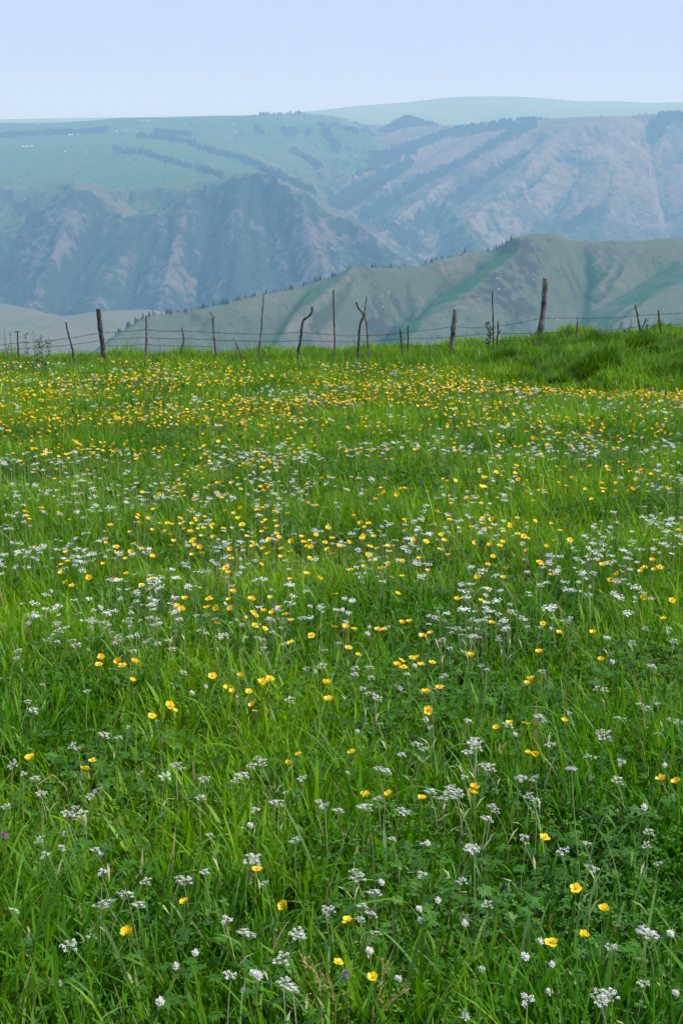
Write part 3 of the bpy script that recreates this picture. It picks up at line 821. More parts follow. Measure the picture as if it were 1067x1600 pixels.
# ------------------------------------------------------------------ leaf material: colour per blade, light shining through
def leaf_mat(name, rough=0.42, trans=0.35, spec=0.5, tcol=(1.4, 1.35, 0.3)):
    m = bpy.data.materials.new(name); m.use_nodes = True
    nt = m.node_tree; b = nt.nodes['Principled BSDF']; out = nt.nodes['Material Output']
    col = attr(nt, 'Col', 'Color')
    b.inputs['Roughness'].default_value = rough; b.inputs['Specular IOR Level'].default_value = spec
    nt.links.new(col, b.inputs['Base Color'])
    tb = N(nt, 'ShaderNodeBsdfTranslucent')
    nt.links.new(mixc(nt, 1.0, col, tcol, 'MULTIPLY'), tb.inputs[0])
    mx = N(nt, 'ShaderNodeMixShader'); mx.inputs[0].default_value = trans
    nt.links.new(b.outputs[0], mx.inputs[1]); nt.links.new(tb.outputs[0], mx.inputs[2])
    nt.links.new(mx.outputs[0], out.inputs[0])
    return m
M_blade = leaf_mat('grass_blade', 0.5, 0.42, 0.28)
M_leaf = leaf_mat('broad_leaf', 0.5, 0.3, 0.35)

rg = np.random.default_rng(99)
def scatter(n_per, y0, y1, margin, r=rg, thin_out=True):
    """random ground points between y0 and y1, as wide as the view there plus a margin each side"""
    wmax = 0.245 * y1 + margin
    n = int(n_per * (y1 - y0) * 2 * wmax)
    x = r.uniform(-wmax, wmax, n); y = r.uniform(y0, y1, n)
    edge = 0.245 * y
    keep = np.abs(x) < edge + margin
    outside = np.clip((np.abs(x) - edge - 0.25) / margin, 0, 1)
    keep &= r.uniform(0, 1, n) > outside * 0.75
    return x[keep], y[keep]

def blades(x, y, L, W, segs, lean, curve, col, r=rg, az=None, zoff=0.0):
    n = len(x)
    az = r.uniform(0, 2 * math.pi, n) if az is None else az
    t = np.linspace(0, 1, segs + 1)
    th = lean[:, None] + curve[:, None] * t[None] ** 1.5
    dl = (L / segs)[:, None]
    dh = np.sin(th) * dl; dz = np.cos(th) * dl
    h = np.concatenate([np.zeros((n, 1)), np.cumsum(dh[:, :-1], 1)], 1)
    z = np.concatenate([np.zeros((n, 1)), np.cumsum(dz[:, :-1], 1)], 1)
    bend = r.normal(0, 0.35, n)[:, None] * t[None]
    ca, sa = np.cos(az)[:, None] , np.sin(az)[:, None]
    cx = x[:, None] + h * np.cos(az[:, None] + bend * 0.6); cy = y[:, None] + h * np.sin(az[:, None] + bend * 0.6)
    z0 = zg(x, y)[:, None] + zoff
    cz = np.maximum(z0 + z, z0 + 0.006)
    tw = az[:, None] + math.pi / 2 + r.normal(0, 0.5, n)[:, None] + r.normal(0, 0.5, n)[:, None] * t[None]
    wd = (W[:, None] * 0.5) * (0.75 + 0.5 * t[None]) * np.sqrt(np.clip(1 - t[None] ** 2.2, 0.0, 1)) + 0.00015
    wx = np.cos(tw) * wd; wy = np.sin(tw) * wd; wz = r.normal(0, 0.25, n)[:, None] * wd
    V = np.empty((n, segs + 1, 2, 3), np.float32)
    V[:, :, 0, 0] = cx - wx; V[:, :, 1, 0] = cx + wx
    V[:, :, 0, 1] = cy - wy; V[:, :, 1, 1] = cy + wy
    V[:, :, 0, 2] = cz - wz; V[:, :, 1, 2] = cz + wz
    base = (np.arange(n) * (segs + 1) * 2)[:, None]
    k = (np.arange(segs) * 2)[None]
    q = base + k
    Fq = np.stack([q, q + 1, q + 3, q + 2], -1).reshape(-1, 4)
    C = np.repeat(col, (segs + 1) * 2, axis=0)
    return V.reshape(-1, 3), Fq, C

def grass_colours(x, y, r, sat=1.0):
    n = len(x)
    a = np.array([0.055, 0.195, 0.003]); b_ = np.array([0.200, 0.370, 0.004]); c_ = np.array([0.030, 0.165, 0.006]); straw = np.array([0.30, 0.27, 0.12])
    p = np.clip(0.5 + 1.1 * perlin(x / 1.3, y / 1.6, 41) + 0.5 * perlin(x / 0.35, y / 0.45, 42), 0, 1)
    # the sward is yellower green from the middle distance on, deeper green close by
    p = np.clip(p * 0.65 + 0.38 * sstep(3.0, 6.0, y) + r.normal(0, 0.22, n), 0, 1)[:, None]
    col = a * (1 - p) + b_ * p
    q = np.clip(0.35 + perlin(x / 0.8, y / 0.9, 43) + r.normal(0, 0.25, n), 0, 1)[:, None] * 0.6
    col = col * (1 - q) + c_ * q
    s_ = (r.uniform(0, 1, n) < 0.03)[:, None]
    col = np.where(s_, straw * r.uniform(0.5, 1.0, (n, 1)), col)
    return (col * r.uniform(0.75, 1.3, (n, 1))).astype(np.float32)

def sward(x, y):
    """relative height of the grass"""
    return 0.72 + 0.5 * np.clip(perlin(x / 0.9, y / 1.1, 51) + 0.3 * perlin(x / 0.3, y / 0.35, 52), -0.8, 1)

def grass_zone(y0, y1, dens, Lm, Wm, segs, margin, r, short=False):
    x, y = scatter(dens, y0, y1, margin, r)
    # tufts: pull blades towards clump centres
    g = 0.11
    cx = np.floor(x / g) + 0.5 + 0.8 * (hash2(np.floor(x / g), np.floor(y / g), 1) - .5)
    cy = np.floor(y / g) + 0.5 + 0.8 * (hash2(np.floor(x / g), np.floor(y / g), 2) - .5)
    pull = r.uniform(0, 0.75, len(x)) * (hash2(np.floor(x / g), np.floor(y / g), 3) > 0.35)
    x = x + (cx * g - x) * pull; y = y + (cy * g - y) * pull
    n = len(x)
    fence = sstep(21.5, 23, y) * (1 - 0.4 * sstep(2, 5, x)) + sstep(18.5, 20, y) * sstep(2, 4.5, x)
    L = Lm * sward(x, y) * r.lognormal(0, 0.33, n)
    W = Wm * r.lognormal(0, 0.35, n)
    lean = np.abs(r.normal(0.12, 0.32, n)); curve = r.gamma(2.2, 0.38, n)
    az = hash2(np.floor(x / g), np.floor(y / g), 4) * 6.28 + r.normal(0, 1.3, n)
    return blades(x, y, L, W, segs, lean, curve, grass_colours(x, y, r), r, az)

parts = [
    grass_zone(1.5, 3.4, 9500, 0.14, 0.0062, 6, 0.7, rg),
    grass_zone(3.4, 5.5, 7500, 0.145, 0.0062, 5, 0.8, rg),
    grass_zone(5.5, 9.0, 4600, 0.155, 0.0055, 4, 1.2, rg),
    grass_zone(9.0, 15.0, 2100, 0.15, 0.0075, 3, 1.6, rg),
    grass_zone(15.0, 21.5, 1200, 0.14, 0.010, 3, 2.0, rg),
    grass_zone(21.5, 32.5, 1100, 0.16, 0.009, 3, 2.2, rg),
    grass_zone(32.5, 44, 120, 0.22, 0.012, 3, 3, rg),
]
def outskirts(y0, y1, dens, W, segs, off, r):
    wmax = 0.245 * y1 + 5.5
    n = int(dens * (y1 - y0) * 2 * wmax); x = r.uniform(-wmax, wmax, n); y = r.uniform(y0, y1, n)
    e = np.abs(x) - 0.245 * np.clip(y, 0, None); k = (e > off) & (e < 5.5); x, y = x[k], y[k]; n = len(x)
    return blades(x, y, 0.16 * sward(x, y) * r.lognormal(0, .33, n), np.full(n, W), segs, np.abs(r.normal(.15, .35, n)), r.gamma(2.2, .4, n), grass_colours(x, y, r), r)
parts += [outskirts(1.0, 9, 2600, 0.0075, 4, 0.55, rg), outskirts(-1.0, 1.5, 2200, 0.0075, 4, -9, rg), outskirts(9, 20, 1100, 0.010, 3, 1.2, rg), outskirts(20, 32, 700, 0.011, 3, 1.5, rg)]
V, Fs, C = merge(parts)
tag(link('grass', mesh_np('grass', V, Fs, [M_blade], col=C)), 'dense tangled green grass covering the whole meadow', 'grass', kind='stuff')

# long broad single blades that arch over the sward
def long_blades():
    x, y = scatter(42, 1.9, 9, 1.5, rg)
    n = len(x)
    col = np.array([0.085, 0.20, 0.035]) * rg.uniform(0.7, 1.5, (n, 1)) + rg.uniform(0, 0.03, (n, 1))
    a = blades(x, y, rg.uniform(0.18, 0.32, n), rg.uniform(0.0045, 0.008, n), 9, np.abs(rg.normal(0.25, 0.2, n)), rg.uniform(0.6, 2.3, n), col.astype(np.float32), rg)
    x, y = scatter(45, 21.5, 30, 1, rg)
    n = len(x)
    col = np.array([0.07, 0.12, 0.03]) * rg.uniform(0.7, 1.5, (n, 1))
    b_ = blades(x, y, rg.uniform(0.18, 0.32, n), rg.uniform(0.004, 0.008, n), 5, np.abs(rg.normal(0.1, 0.12, n)), rg.uniform(0.1, 0.9, n), col.astype(np.float32), rg)
    return merge([a, b_])
V, Fs, C = long_blades()
tag(link('long_grass', mesh_np('long_grass', V, Fs, [M_blade], col=C)), 'longer paler grass blades arching over the sward', 'grass', kind='stuff')

# low leafy ground cover: clover and cut buttercup leaves
def trifoliate():
    V, Fc = [], []
    for a0 in (0.0, 2.09, 4.19):
        b = len(V)
        d = np.array([math.cos(a0), math.sin(a0)]); p = np.array([-d[1], d[0]])
        rows = [(0.05, 0.03, 0), (0.35, 0.26, .05), (0.7, 0.34, .08), (0.95, 0.22, .03), (1.0, 0.0, 0)]
        for rr, w, z in rows[:-1]:
            for s_ in (-1, 0, 1):
                q = d * rr + p * w * s_
                V.append((q[0], q[1], z + (0.06 if s_ else 0)))
        q = d * 0.97; V.append((q[0], q[1], 0))
        for k in range(3):
            for s_ in range(2):
                i = b + k * 3 + s_; Fc.append((i, i + 1, i + 4, i + 3))
        i = b + 9; Fc.append((i, i + 1, b + 12, b + 12)); Fc.append((i + 1, i + 2, b + 12, b + 12))
    return np.array(V, float), np.array(Fc)
def cut_leaf():
    V, Fc = [], []
    for a0, ln in ((0, 1), (1.05, .9), (-1.05, .9), (2.0, .6), (-2.0, .6)):
        for da, l2 in ((0, 1), (0.32, .78), (-0.32, .78)):
            a = a0 + da; d = np.array([math.cos(a), math.sin(a)]); p = np.array([-d[1], d[0]])
            b = len(V); L = ln * l2
            for q, z in ((d * 0.08, 0), (d * L * 0.6 + p * 0.10, 0.05), (d * L, -0.05), (d * L * 0.6 - p * 0.10, 0.05)):
                V.append((q[0], q[1], z))
            Fc.append((b, b + 1, b + 2, b + 3))
    return np.array(V, float), np.array(Fc)
def rot_mats(n, tilt, r, size, az=None):
    az = r.uniform(0, 6.283, n) if az is None else az
    ta = r.uniform(0, 6.283, n); t = np.abs(r.normal(0, 1, n)) * tilt
    k = np.stack([np.cos(ta), np.sin(ta), np.zeros(n)], 1)
    K = np.zeros((n, 3, 3)); K[:, 0, 2] = k[:, 1]; K[:, 1, 2] = -k[:, 0]; K[:, 2, 0] = -k[:, 1]; K[:, 2, 1] = k[:, 0]
    I = np.eye(3)[None]
    Rt = I + np.sin(t)[:, None, None] * K + (1 - np.cos(t))[:, None, None] * (K @ K)
    Z = np.zeros((n, 3, 3)); Z[:, 0, 0] = Z[:, 1, 1] = np.cos(az); Z[:, 0, 1] = -np.sin(az); Z[:, 1, 0] = np.sin(az); Z[:, 2, 2] = 1
    return (Rt @ Z) * np.asarray(size)[:, None, None]
def cover(tmpl, dens, y0, y1, s0, s1, base, r, clump, th, hmax=0.13):
    x, y = scatter(dens, y0, y1, 0.6, r)
    k = perlin(x / clump, y / clump, int(s0 * 1e5)) > th
    x, y = x[k], y[k]; n = len(x)
    M3 = rot_mats(n, 0.4, r, r.uniform(s0, s1, n))
    T = np.stack([x, y, zg(x, y) + r.uniform(0.02, hmax, n)], 1)
    V, Fc = instances(tmpl, M3, T)
    col = np.array(base) * r.uniform(0.7, 1.35, (n, 1)) + np.array([0.015, 0.02, 0]) * r.uniform(-.5, 1, (n, 1))
    return V, Fc, np.repeat(np.clip(col, 0, 1), len(tmpl[0]), axis=0)
V, Fs, C = merge([
    cover(trifoliate(), 1900, 1.6, 6, 0.008, 0.014, (0.050, 0.165, 0.010), rg, 0.5, -0.15),
    cover(trifoliate(), 500, 6, 14, 0.012, 0.02, (0.06, 0.16, 0.01), rg, 0.7, 0.0),
    cover(cut_leaf(), 600, 1.6, 6, 0.02, 0.034, (0.045, 0.155, 0.012), rg, 0.6, 0.05, 0.16),
    cover(cut_leaf(), 260, 6, 14, 0.03, 0.045, (0.05, 0.15, 0.012), rg, 0.9, 0.1, 0.16),
])
me = mesh_np('ground_cover', V, Fs, [M_leaf], col=C); me.validate()
tag(link('ground_cover', me), 'low clover and cut leaves between the grass blades', 'ground cover', kind='stuff')
# ------------------------------------------------------------------ flower materials and meshes
def plain_mat(name, col, rough=0.5, spec=0.4, trans=0.0, tcol=None, var=None):
    m = bpy.data.materials.new(name); m.use_nodes = True
    nt = m.node_tree; b = nt.nodes['Principled BSDF']; out = nt.nodes['Material Output']
    b.inputs['Roughness'].default_value = rough; b.inputs['Specular IOR Level'].default_value = spec
    c = (*col, 1)
    b.inputs['Base Color'].default_value = c
    if var:
        pos = N(nt, 'ShaderNodeNewGeometry').outputs['Position']
        nt.links.new(ramp(nt, noise_n(nt, var[1], 3, 0.6, pos), [(0.35, col), (0.65, var[0])]), b.inputs['Base Color'])
    if trans:
        tb = N(nt, 'ShaderNodeBsdfTranslucent'); tb.inputs[0].default_value = (*(tcol or col), 1)
        mx = N(nt, 'ShaderNodeMixShader'); mx.inputs[0].default_value = trans
        nt.links.new(b.outputs[0], mx.inputs[1]); nt.links.new(tb.outputs[0], mx.inputs[2]); nt.links.new(mx.outputs[0], out.inputs[0])
    return m
M_yellow = plain_mat('buttercup_petal', (0.95, 0.55, 0.004), 0.35, 0.4, 0.25, (1.0, 0.62, 0.0), var=((0.95, 0.70, 0.01), 9))
M_ystam = plain_mat('buttercup_stamens', (0.62, 0.42, 0.02), 0.7, 0.2, var=((0.35, 0.35, 0.03), 400))
M_wfl = plain_mat('white_floret', (0.84, 0.85, 0.82), 0.7, 0.2, 0.25, (0.8, 0.82, 0.75), var=((0.68, 0.68, 0.68), 30))
M_clov = plain_mat('clover_floret', (0.82, 0.82, 0.78), 0.7, 0.2, 0.2, var=((0.74, 0.70, 0.66), 60))
M_purp = plain_mat('purple_clover_floret', (0.16, 0.09, 0.18), 0.8, 0.2, 0.1, var=((0.26, 0.17, 0.30), 60))
M_stem = plain_mat('green_stem', (0.13, 0.22, 0.05), 0.5, 0.4, 0.15, (0.2, 0.3, 0.05), var=((0.20, 0.27, 0.08), 8))
M_stemb = plain_mat('pale_stem', (0.33, 0.36, 0.16), 0.6, 0.3, var=((0.24, 0.30, 0.12), 10))
M_straw = plain_mat('dry_straw', (0.40, 0.27, 0.10), 0.8, 0.2, var=((0.55, 0.42, 0.18), 25))
M_fluff = plain_mat('dandelion_fluff', (0.75, 0.75, 0.73), 0.9, 0.1, 0.4, (0.8, 0.8, 0.8))
rf = np.random.default_rng(5)

def tube(P_, R_, k=4):
    """tube through points P_ with radii R_ -> V, quads"""
    P_ = np.array(P_, float); n = len(P_)
    T_ = np.gradient(P_, axis=0); T_ /= np.linalg.norm(T_, axis=1)[:, None] + 1e-9
    up = np.array([0.13, 0.97, 0.2])
    A = np.cross(T_, up); A /= np.linalg.norm(A, axis=1)[:, None] + 1e-9
    Bv = np.cross(T_, A)
    an = np.arange(k) * 2 * math.pi / k
    V = P_[:, None] + np.asarray(R_, float)[:, None, None] * (A[:, None] * np.cos(an)[None, :, None] + Bv[:, None] * np.sin(an)[None, :, None])
    i = (np.arange(n - 1) * k)[:, None]; j = np.arange(k)[None]
    Fq = np.stack([i + j, i + (j + 1) % k, i + k + (j + 1) % k, i + k + j], -1).reshape(-1, 4)
    return V.reshape(-1, 3), Fq

def cat_mesh(name, parts, mats, fm=None, smooth=True):
    V, Fs, _ = merge(parts)
    mi = None
    if fm is not None:
        by = {}
        for p, q in zip(parts, fm): by.setdefault(p[1].shape[1], []).append(np.full(len(p[1]), q))
        mi = np.concatenate([np.concatenate(v) for v in by.values()])
    return mesh_np(name, V, Fs, mats, fmat=mi, smooth=smooth)

def stem_mesh(r0, r1, bend, mat, leafy, seed):
    r = np.random.default_rng(seed)
    t = np.linspace(0, 1, 7)
    a = r.uniform(0, 6.28)
    off = bend * np.sin(t * math.pi)            # the top stays above the foot
    Pp = np.stack([np.cos(a) * off, np.sin(a) * off, t], 1)
    ps = [tube(Pp, r0 + (r1 - r0) * t, 4)]
    for _ in range(leafy):
        f = r.uniform(0.25, 0.8); b = r.uniform(0, 6.28); L = r.uniform(0.03, 0.06)
        p0 = np.array([np.cos(a) * bend * math.sin(f * math.pi), np.sin(a) * bend * math.sin(f * math.pi), f])
        d = np.array([math.cos(b), math.sin(b), 0]); w = np.array([-d[1], d[0], 0]) * 0.003
        ps.append((np.array([p0, p0 + d * L * .5 + w + [0, 0, .12], p0 + d * L + [0, 0, .15], p0 + d * L * .5 - w + [0, 0, .12]]), np.array([[0, 1, 2, 3]])))
    return cat_mesh('stem', ps, [mat])

def petal_geo(L=0.0105, W=0.0105, cup=0.9, seed=0):
    """one obovate petal that leaves the centre along +X and curves up"""
    r = np.random.default_rng(seed)
    us = np.array([0.08, 0.35, 0.65, 0.9, 1.0]); ws = np.array([0.18, 0.62, 1.0, 0.8, 0.42])
    V = []
    for u, w in zip(us, ws):
        for v in (-1, -0.35, 0.35, 1):
            x = L * u * math.cos(cup * 0.55 * u); z = L * u * math.sin(cup * 0.9 * u) * 0.85 + 0.0016 * abs(v) * w * cup + r.normal(0, 0.00015)
            V.append((x + (0.0008 if abs(v) < 1 and u == 1 else 0), v * W * 0.5 * w, z))
    Fq = [(i * 4 + j, i * 4 + j + 1, (i + 1) * 4 + j + 1, (i + 1) * 4 + j) for i in range(4) for j in range(3)]
    return np.array(V), np.array(Fq)
def rotz(V, a):
    c, s = math.cos(a), math.sin(a)
    return V @ np.array([[c, s, 0], [-s, c, 0], [0, 0, 1]])
def dome(r_, h, k=8, rings=3, z=0.0):
    V = []
    for i in range(rings):
        a = i / rings * math.pi / 2
        for j in range(k): V.append((r_ * math.cos(a) * math.cos(j * 6.2832 / k), r_ * math.cos(a) * math.sin(j * 6.2832 / k), z + h * math.sin(a)))
    V.append((0, 0, z + h))
    Fq = [(i * k + j, i * k + (j + 1) % k, (i + 1) * k + (j + 1) % k, (i + 1) * k + j) for i in range(rings - 1) for j in range(k)]
    Ft = [((rings - 1) * k + j, (rings - 1) * k + (j + 1) % k, rings * k) for j in range(k)]
    return np.array(V), np.array(Fq), np.array(Ft)
def stamens_geo(seed=0):
    r = np.random.default_rng(seed)
    V, Fq, Ft = dome(0.0022, 0.0020, z=0.0008)
    ps = [(V, Fq), (V, Ft)]
    for i in range(14):
        a = r.uniform(0, 6.28); q = r.uniform(0.002, 0.0036)
        ps.append(tube([(0.0015 * math.cos(a), 0.0015 * math.sin(a), 0.001), (q * math.cos(a), q * math.sin(a), r.uniform(0.003, 0.0042))], [0.0002, 0.0004], 3))
    return ps
CUPS = (0.4, 0.75, 1.1)
petal_me = [cat_mesh('petal', [petal_geo(cup=c, seed=i)], [M_yellow]) for i, c in enumerate(CUPS)]
stam_me = cat_mesh('flower_head', stamens_geo(), [M_ystam])
flower_me = []
for i, c in enumerate(CUPS):
    for drop in (0, 1):
        ps = [(rotz(petal_geo(cup=c * rf.uniform(.8, 1.2), seed=k + 3)[0], k * 1.2566 + rf.normal(0, .08)), petal_geo()[1]) for k in range(5 - drop)]
        st = stamens_geo(i)
        flower_me.append(cat_mesh('flower', ps + st, [M_yellow, M_ystam], [0] * len(ps) + [1] * len(st)))
bstem = [stem_mesh(0.0011, 0.0008, b_, M_stem, l_, i) for i, (b_, l_) in enumerate(((0.012, 1), (0.02, 2), (0.03, 0), (0.008, 1)))]
ustem = [stem_mesh(0.0013, 0.0009, b_, M_stemb, l_, 20 + i) for i, (b_, l_) in enumerate(((0.02, 1), (0.035, 2), (0.012, 0), (0.028, 1)))]
cstem = [stem_mesh(0.0011, 0.001, 0.03, M_stem, 0, 40)]

def floret_geo(size, r, nrm=None):
    """a tiny five lobed flower"""
    V = [(0, 0, 0)]
    for i in range(10):
        q = size * (1.0 if i % 2 == 0 else 0.55)
        V.append((q * math.cos(i * .6283), q * math.sin(i * .6283), size * (0.12 if i % 2 == 0 else 0.0)))
    Ft = [(0, 1 + i, 1 + (i + 1) % 10) for i in range(10)]
    return np.array(V), np.array(Ft)
def umbellet_geo(r, rad=0.0055, n=10, size=0.0018):
    T, _ = [], 0
    f = floret_geo(size, r)
    k = np.arange(n) + .5
    rr = rad * np.sqrt(k / n); a = k * 2.39996
    pos = np.stack([rr * np.cos(a), rr * np.sin(a), 0.0018 * (1 - (rr / rad) ** 2) + r.normal(0, .0005, n)], 1)
    M3 = rot_mats(n, 0.45, r, np.full(n, 1.0) * r.uniform(0.8, 1.2, n))
    return instances(f, M3, pos)
def umbel_layout(r, n, spread):
    k = np.arange(n) + .5
    rr = spread * np.sqrt(k / n) * r.uniform(0.85, 1.15, n); a = k * 2.39996 + r.normal(0, .2, n)
    return np.stack([rr * np.cos(a), rr * np.sin(a), 0.004 * (1 - (rr / spread) ** 2) + r.normal(0, .0016, n)], 1)
umb_kinds = []
for i in range(5):
    r = np.random.default_rng(200 + i)
    L = umbel_layout(r, (7, 9, 6, 10, 8)[i], (0.019, 0.024, 0.015, 0.028, 0.021)[i])
    rays = [tube([(0, 0, -0.016), tuple(p * [.55, .55, 0] + [0, 0, -0.007]), tuple(p - [0, 0, .0008])], [.0006, .0005, .0004], 3) for p in L]
    cl = [umbellet_geo(r, r.uniform(.0045, .0068), int(r.integers(7, 13))) for _ in L]
    ray_me = cat_mesh('umbel', rays, [M_stemb])
    cl_me = [cat_mesh('floret_cluster', [c], [M_wfl], smooth=False) for c in cl]
    allp = rays + [(c[0] + p, c[1]) for c, p in zip(cl, L)]
    umb_kinds.append((L, ray_me, cl_me, cat_mesh('umbel', allp, [M_stemb, M_wfl], [0] * len(rays) + [1] * len(cl), smooth=False)))

def clover_head(mat, rad, n, seed, stretch=1.0):
    r = np.random.default_rng(seed)
    ps = []
    for i in range(n):
        z = 1 - 1.75 * (i + .5) / n; q = math.sqrt(max(0, 1 - z * z)); a = i * 2.39996
        d = np.array([q * math.cos(a), q * math.sin(a), z * stretch]); L = rad * r.uniform(.7, 1.3)
        w = np.cross(d, [0, 0, 1.0]); w = w / (np.linalg.norm(w) + 1e-6) * rad * 0.17
        u = np.array([0, 0, 1.0]) * rad * 0.12
        ps.append((np.array([d * L * .3, d * L * .75 + w, d * L + u, d * L * .75 - w]), np.array([[0, 1, 2, 3]])))
    V, Fq, Ft = dome(rad * .55, rad * .5)
    return cat_mesh('flower_head', ps + [(V, Fq), (V, Ft)], [mat], smooth=False)
clov_me = [clover_head(M_clov, 0.0095, 60, i) for i in range(3)]
purp_me = [clover_head(M_purp, 0.0095, 50, 10 + i, 1.25) for i in range(2)]

# ------------------------------------------------------------------ where they stand
butter_px = [(199, 1461), (289, 1413), (444, 1417), (528, 1507), (582, 1531), (402, 1360), (543, 1440), (850, 1312), (899, 1391), (944, 1426), (911, 1462), (861, 1474),
    (48, 1184), (43, 1189), (145, 1189), (133, 1204), (238, 1119), (265, 1105), (272, 1114), (186, 1036), (192, 1041), (207, 1066), (210, 1036), (332, 1058), (376, 1057), (355, 1078), (363, 1084), (389, 1082), (394, 1103), (399, 1114),
    (410, 1068), (422, 1062), (510, 1070), (513, 1094), (559, 1025), (455, 1006), (467, 1181), (451, 1195), (549, 1176), (571, 1245), (607, 1242), (660, 996), (673, 993), (620, 1042), (630, 1045), (658, 1040), (675, 1038), (735, 1027), (665, 1084), (687, 1076), (669, 1111),
    (741, 1233), (737, 1242), (659, 1250), (873, 991), (842, 1020), (830, 1064), (823, 1070), (775, 1138), (796, 1132), (881, 1129), (825, 1179), (836, 1180), (1032, 1218), (1056, 1225),
    (393, 939), (358, 939), (364, 928), (360, 952), (338, 951), (396, 958), (388, 967), (398, 964), (412, 956), (438, 952), (446, 961), (455, 970), (425, 960), (398, 980), (414, 984), (327, 937),
    (508, 849), (484, 874), (525, 930), (222, 915), (523, 981), (540, 983), (553, 985), (590, 986), (600, 985), (628, 976), (768, 974), (848, 975), (1036, 969), (1049, 940), (1005, 935), (938, 925), (940, 885), (716, 826), (640, 975),
    (305, 853), (330, 826), (300, 820), (282, 797), (250, 820), (222, 770), (210, 850), (103, 866), (166, 850), (268, 853), (440, 858), (420, 868), (455, 862), (578, 855), (590, 860), (596, 890), (628, 902), (655, 875), (686, 860), (700, 868), (745, 905), (770, 870), (785, 850), (790, 890), (842, 880), (890, 845), (860, 900), (950, 880), (1000, 895), (1020, 865), (1060, 830)]
umbel_px = [(64, 1312), (102, 1303), (71, 1339), (149, 1329), (160, 1364), (195, 1399), (162, 1414), (174, 1412), (217, 1416), (230, 1378), (280, 1372), (288, 1377), (320, 1364), (328, 1305), (390, 1338), (398, 1345), (144, 1466), (22, 1423), (354, 1441), (380, 1459), (392, 1465),
    (461, 1314), (397, 1344), (414, 1382), (554, 1363), (612, 1312), (664, 1320), (737, 1326), (659, 1370), (584, 1398), (565, 1416), (508, 1423), (514, 1426), (562, 1439), (584, 1461), (463, 1462), (470, 1464), (442, 1501), (443, 1537), (452, 1545), (458, 1550),
    (732, 1328), (741, 1330), (818, 1310), (822, 1322), (881, 1332), (916, 1320), (920, 1357), (930, 1360), (1029, 1353), (1014, 1302), (1002, 1456), (1010, 1460), (1018, 1463), (936, 1556), (945, 1563), (950, 1556), (940, 1572), (1006, 1541), (823, 1568), (1010, 1322), (360, 1525),
    (204, 997), (188, 1003), (119, 1010), (208, 1018), (45, 1097), (137, 1082), (115, 1168), (123, 1172), (201, 1139), (246, 1129), (219, 1210), (276, 1198), (286, 1203), (257, 1215), (154, 1236), (144, 1246), (119, 1265), (321, 1219), (313, 1248), (369, 1220), (394, 1197),
    (528, 1005), (481, 1047), (412, 1016), (554, 1054), (519, 1055), (566, 1077), (575, 1084), (586, 1090), (592, 1093), (455, 1096), (592, 1132), (403, 1186), (410, 1194), (372, 1210), (380, 1214), (591, 1203), (602, 1205), (541, 1210), (473, 1218), (498, 1254), (508, 1260), (528, 1267), (427, 1254), (436, 1258), (399, 1269), (447, 1239), (565, 1262), (574, 1264), (590, 1249), (647, 1163), (655, 1165), (625, 1268), (634, 1272), (672, 1237), (702, 1235), (712, 1240), (716, 1247), (731, 1177), (741, 1160), (725, 1216), (731, 1129),
    (948, 998), (693, 1058), (752, 1042), (760, 1048), (847, 1051), (934, 1077), (944, 1080), (889, 1116), (841, 1122), (849, 1128), (731, 1129), (738, 1161), (746, 1165), (731, 1178), (757, 1198), (767, 1200), (806, 1216), (816, 1220), (836, 1219), (861, 1166), (916, 1184), (926, 1187), (936, 1147), (946, 1151), (970, 1194), (964, 1122), (972, 1126), (1026, 1102), (1048, 1126), (1058, 1132), (1026, 1149), (965, 1221), (827, 1246), (836, 1252), (705, 1232), (713, 1238), (700, 1244), (768, 1262), (775, 1268), (760, 1280), (690, 1250)]
clover_px = [(305, 1492), (91, 1540), (250, 1569), (383, 1552), (97, 1326), (684, 1410), (655, 1421), (657, 1440), (727, 1589), (622, 1530), (577, 1489), (820, 1496), (862, 1507), (753, 1517), (858, 1551), (1047, 1460), (1055, 1554), (726, 1445), (843, 1474), (139, 1016), (956, 1036), (1006, 1262), (1038, 1197), (300, 1085), (322, 1075), (370, 1090), (648, 1042), (625, 1077), (492, 1050), (275, 1510)]
purple_px = [(540, 1525), (408, 938), (427, 943), (420, 968), (389, 963), (275, 940), (290, 700), (315, 672), (728, 663), (735, 640), (762, 655), (690, 720), (700, 745), (568, 765), (562, 762), (1005, 690), (950, 740), (895, 735), (8, 1306), (890, 820), (740, 820), (495, 760)]

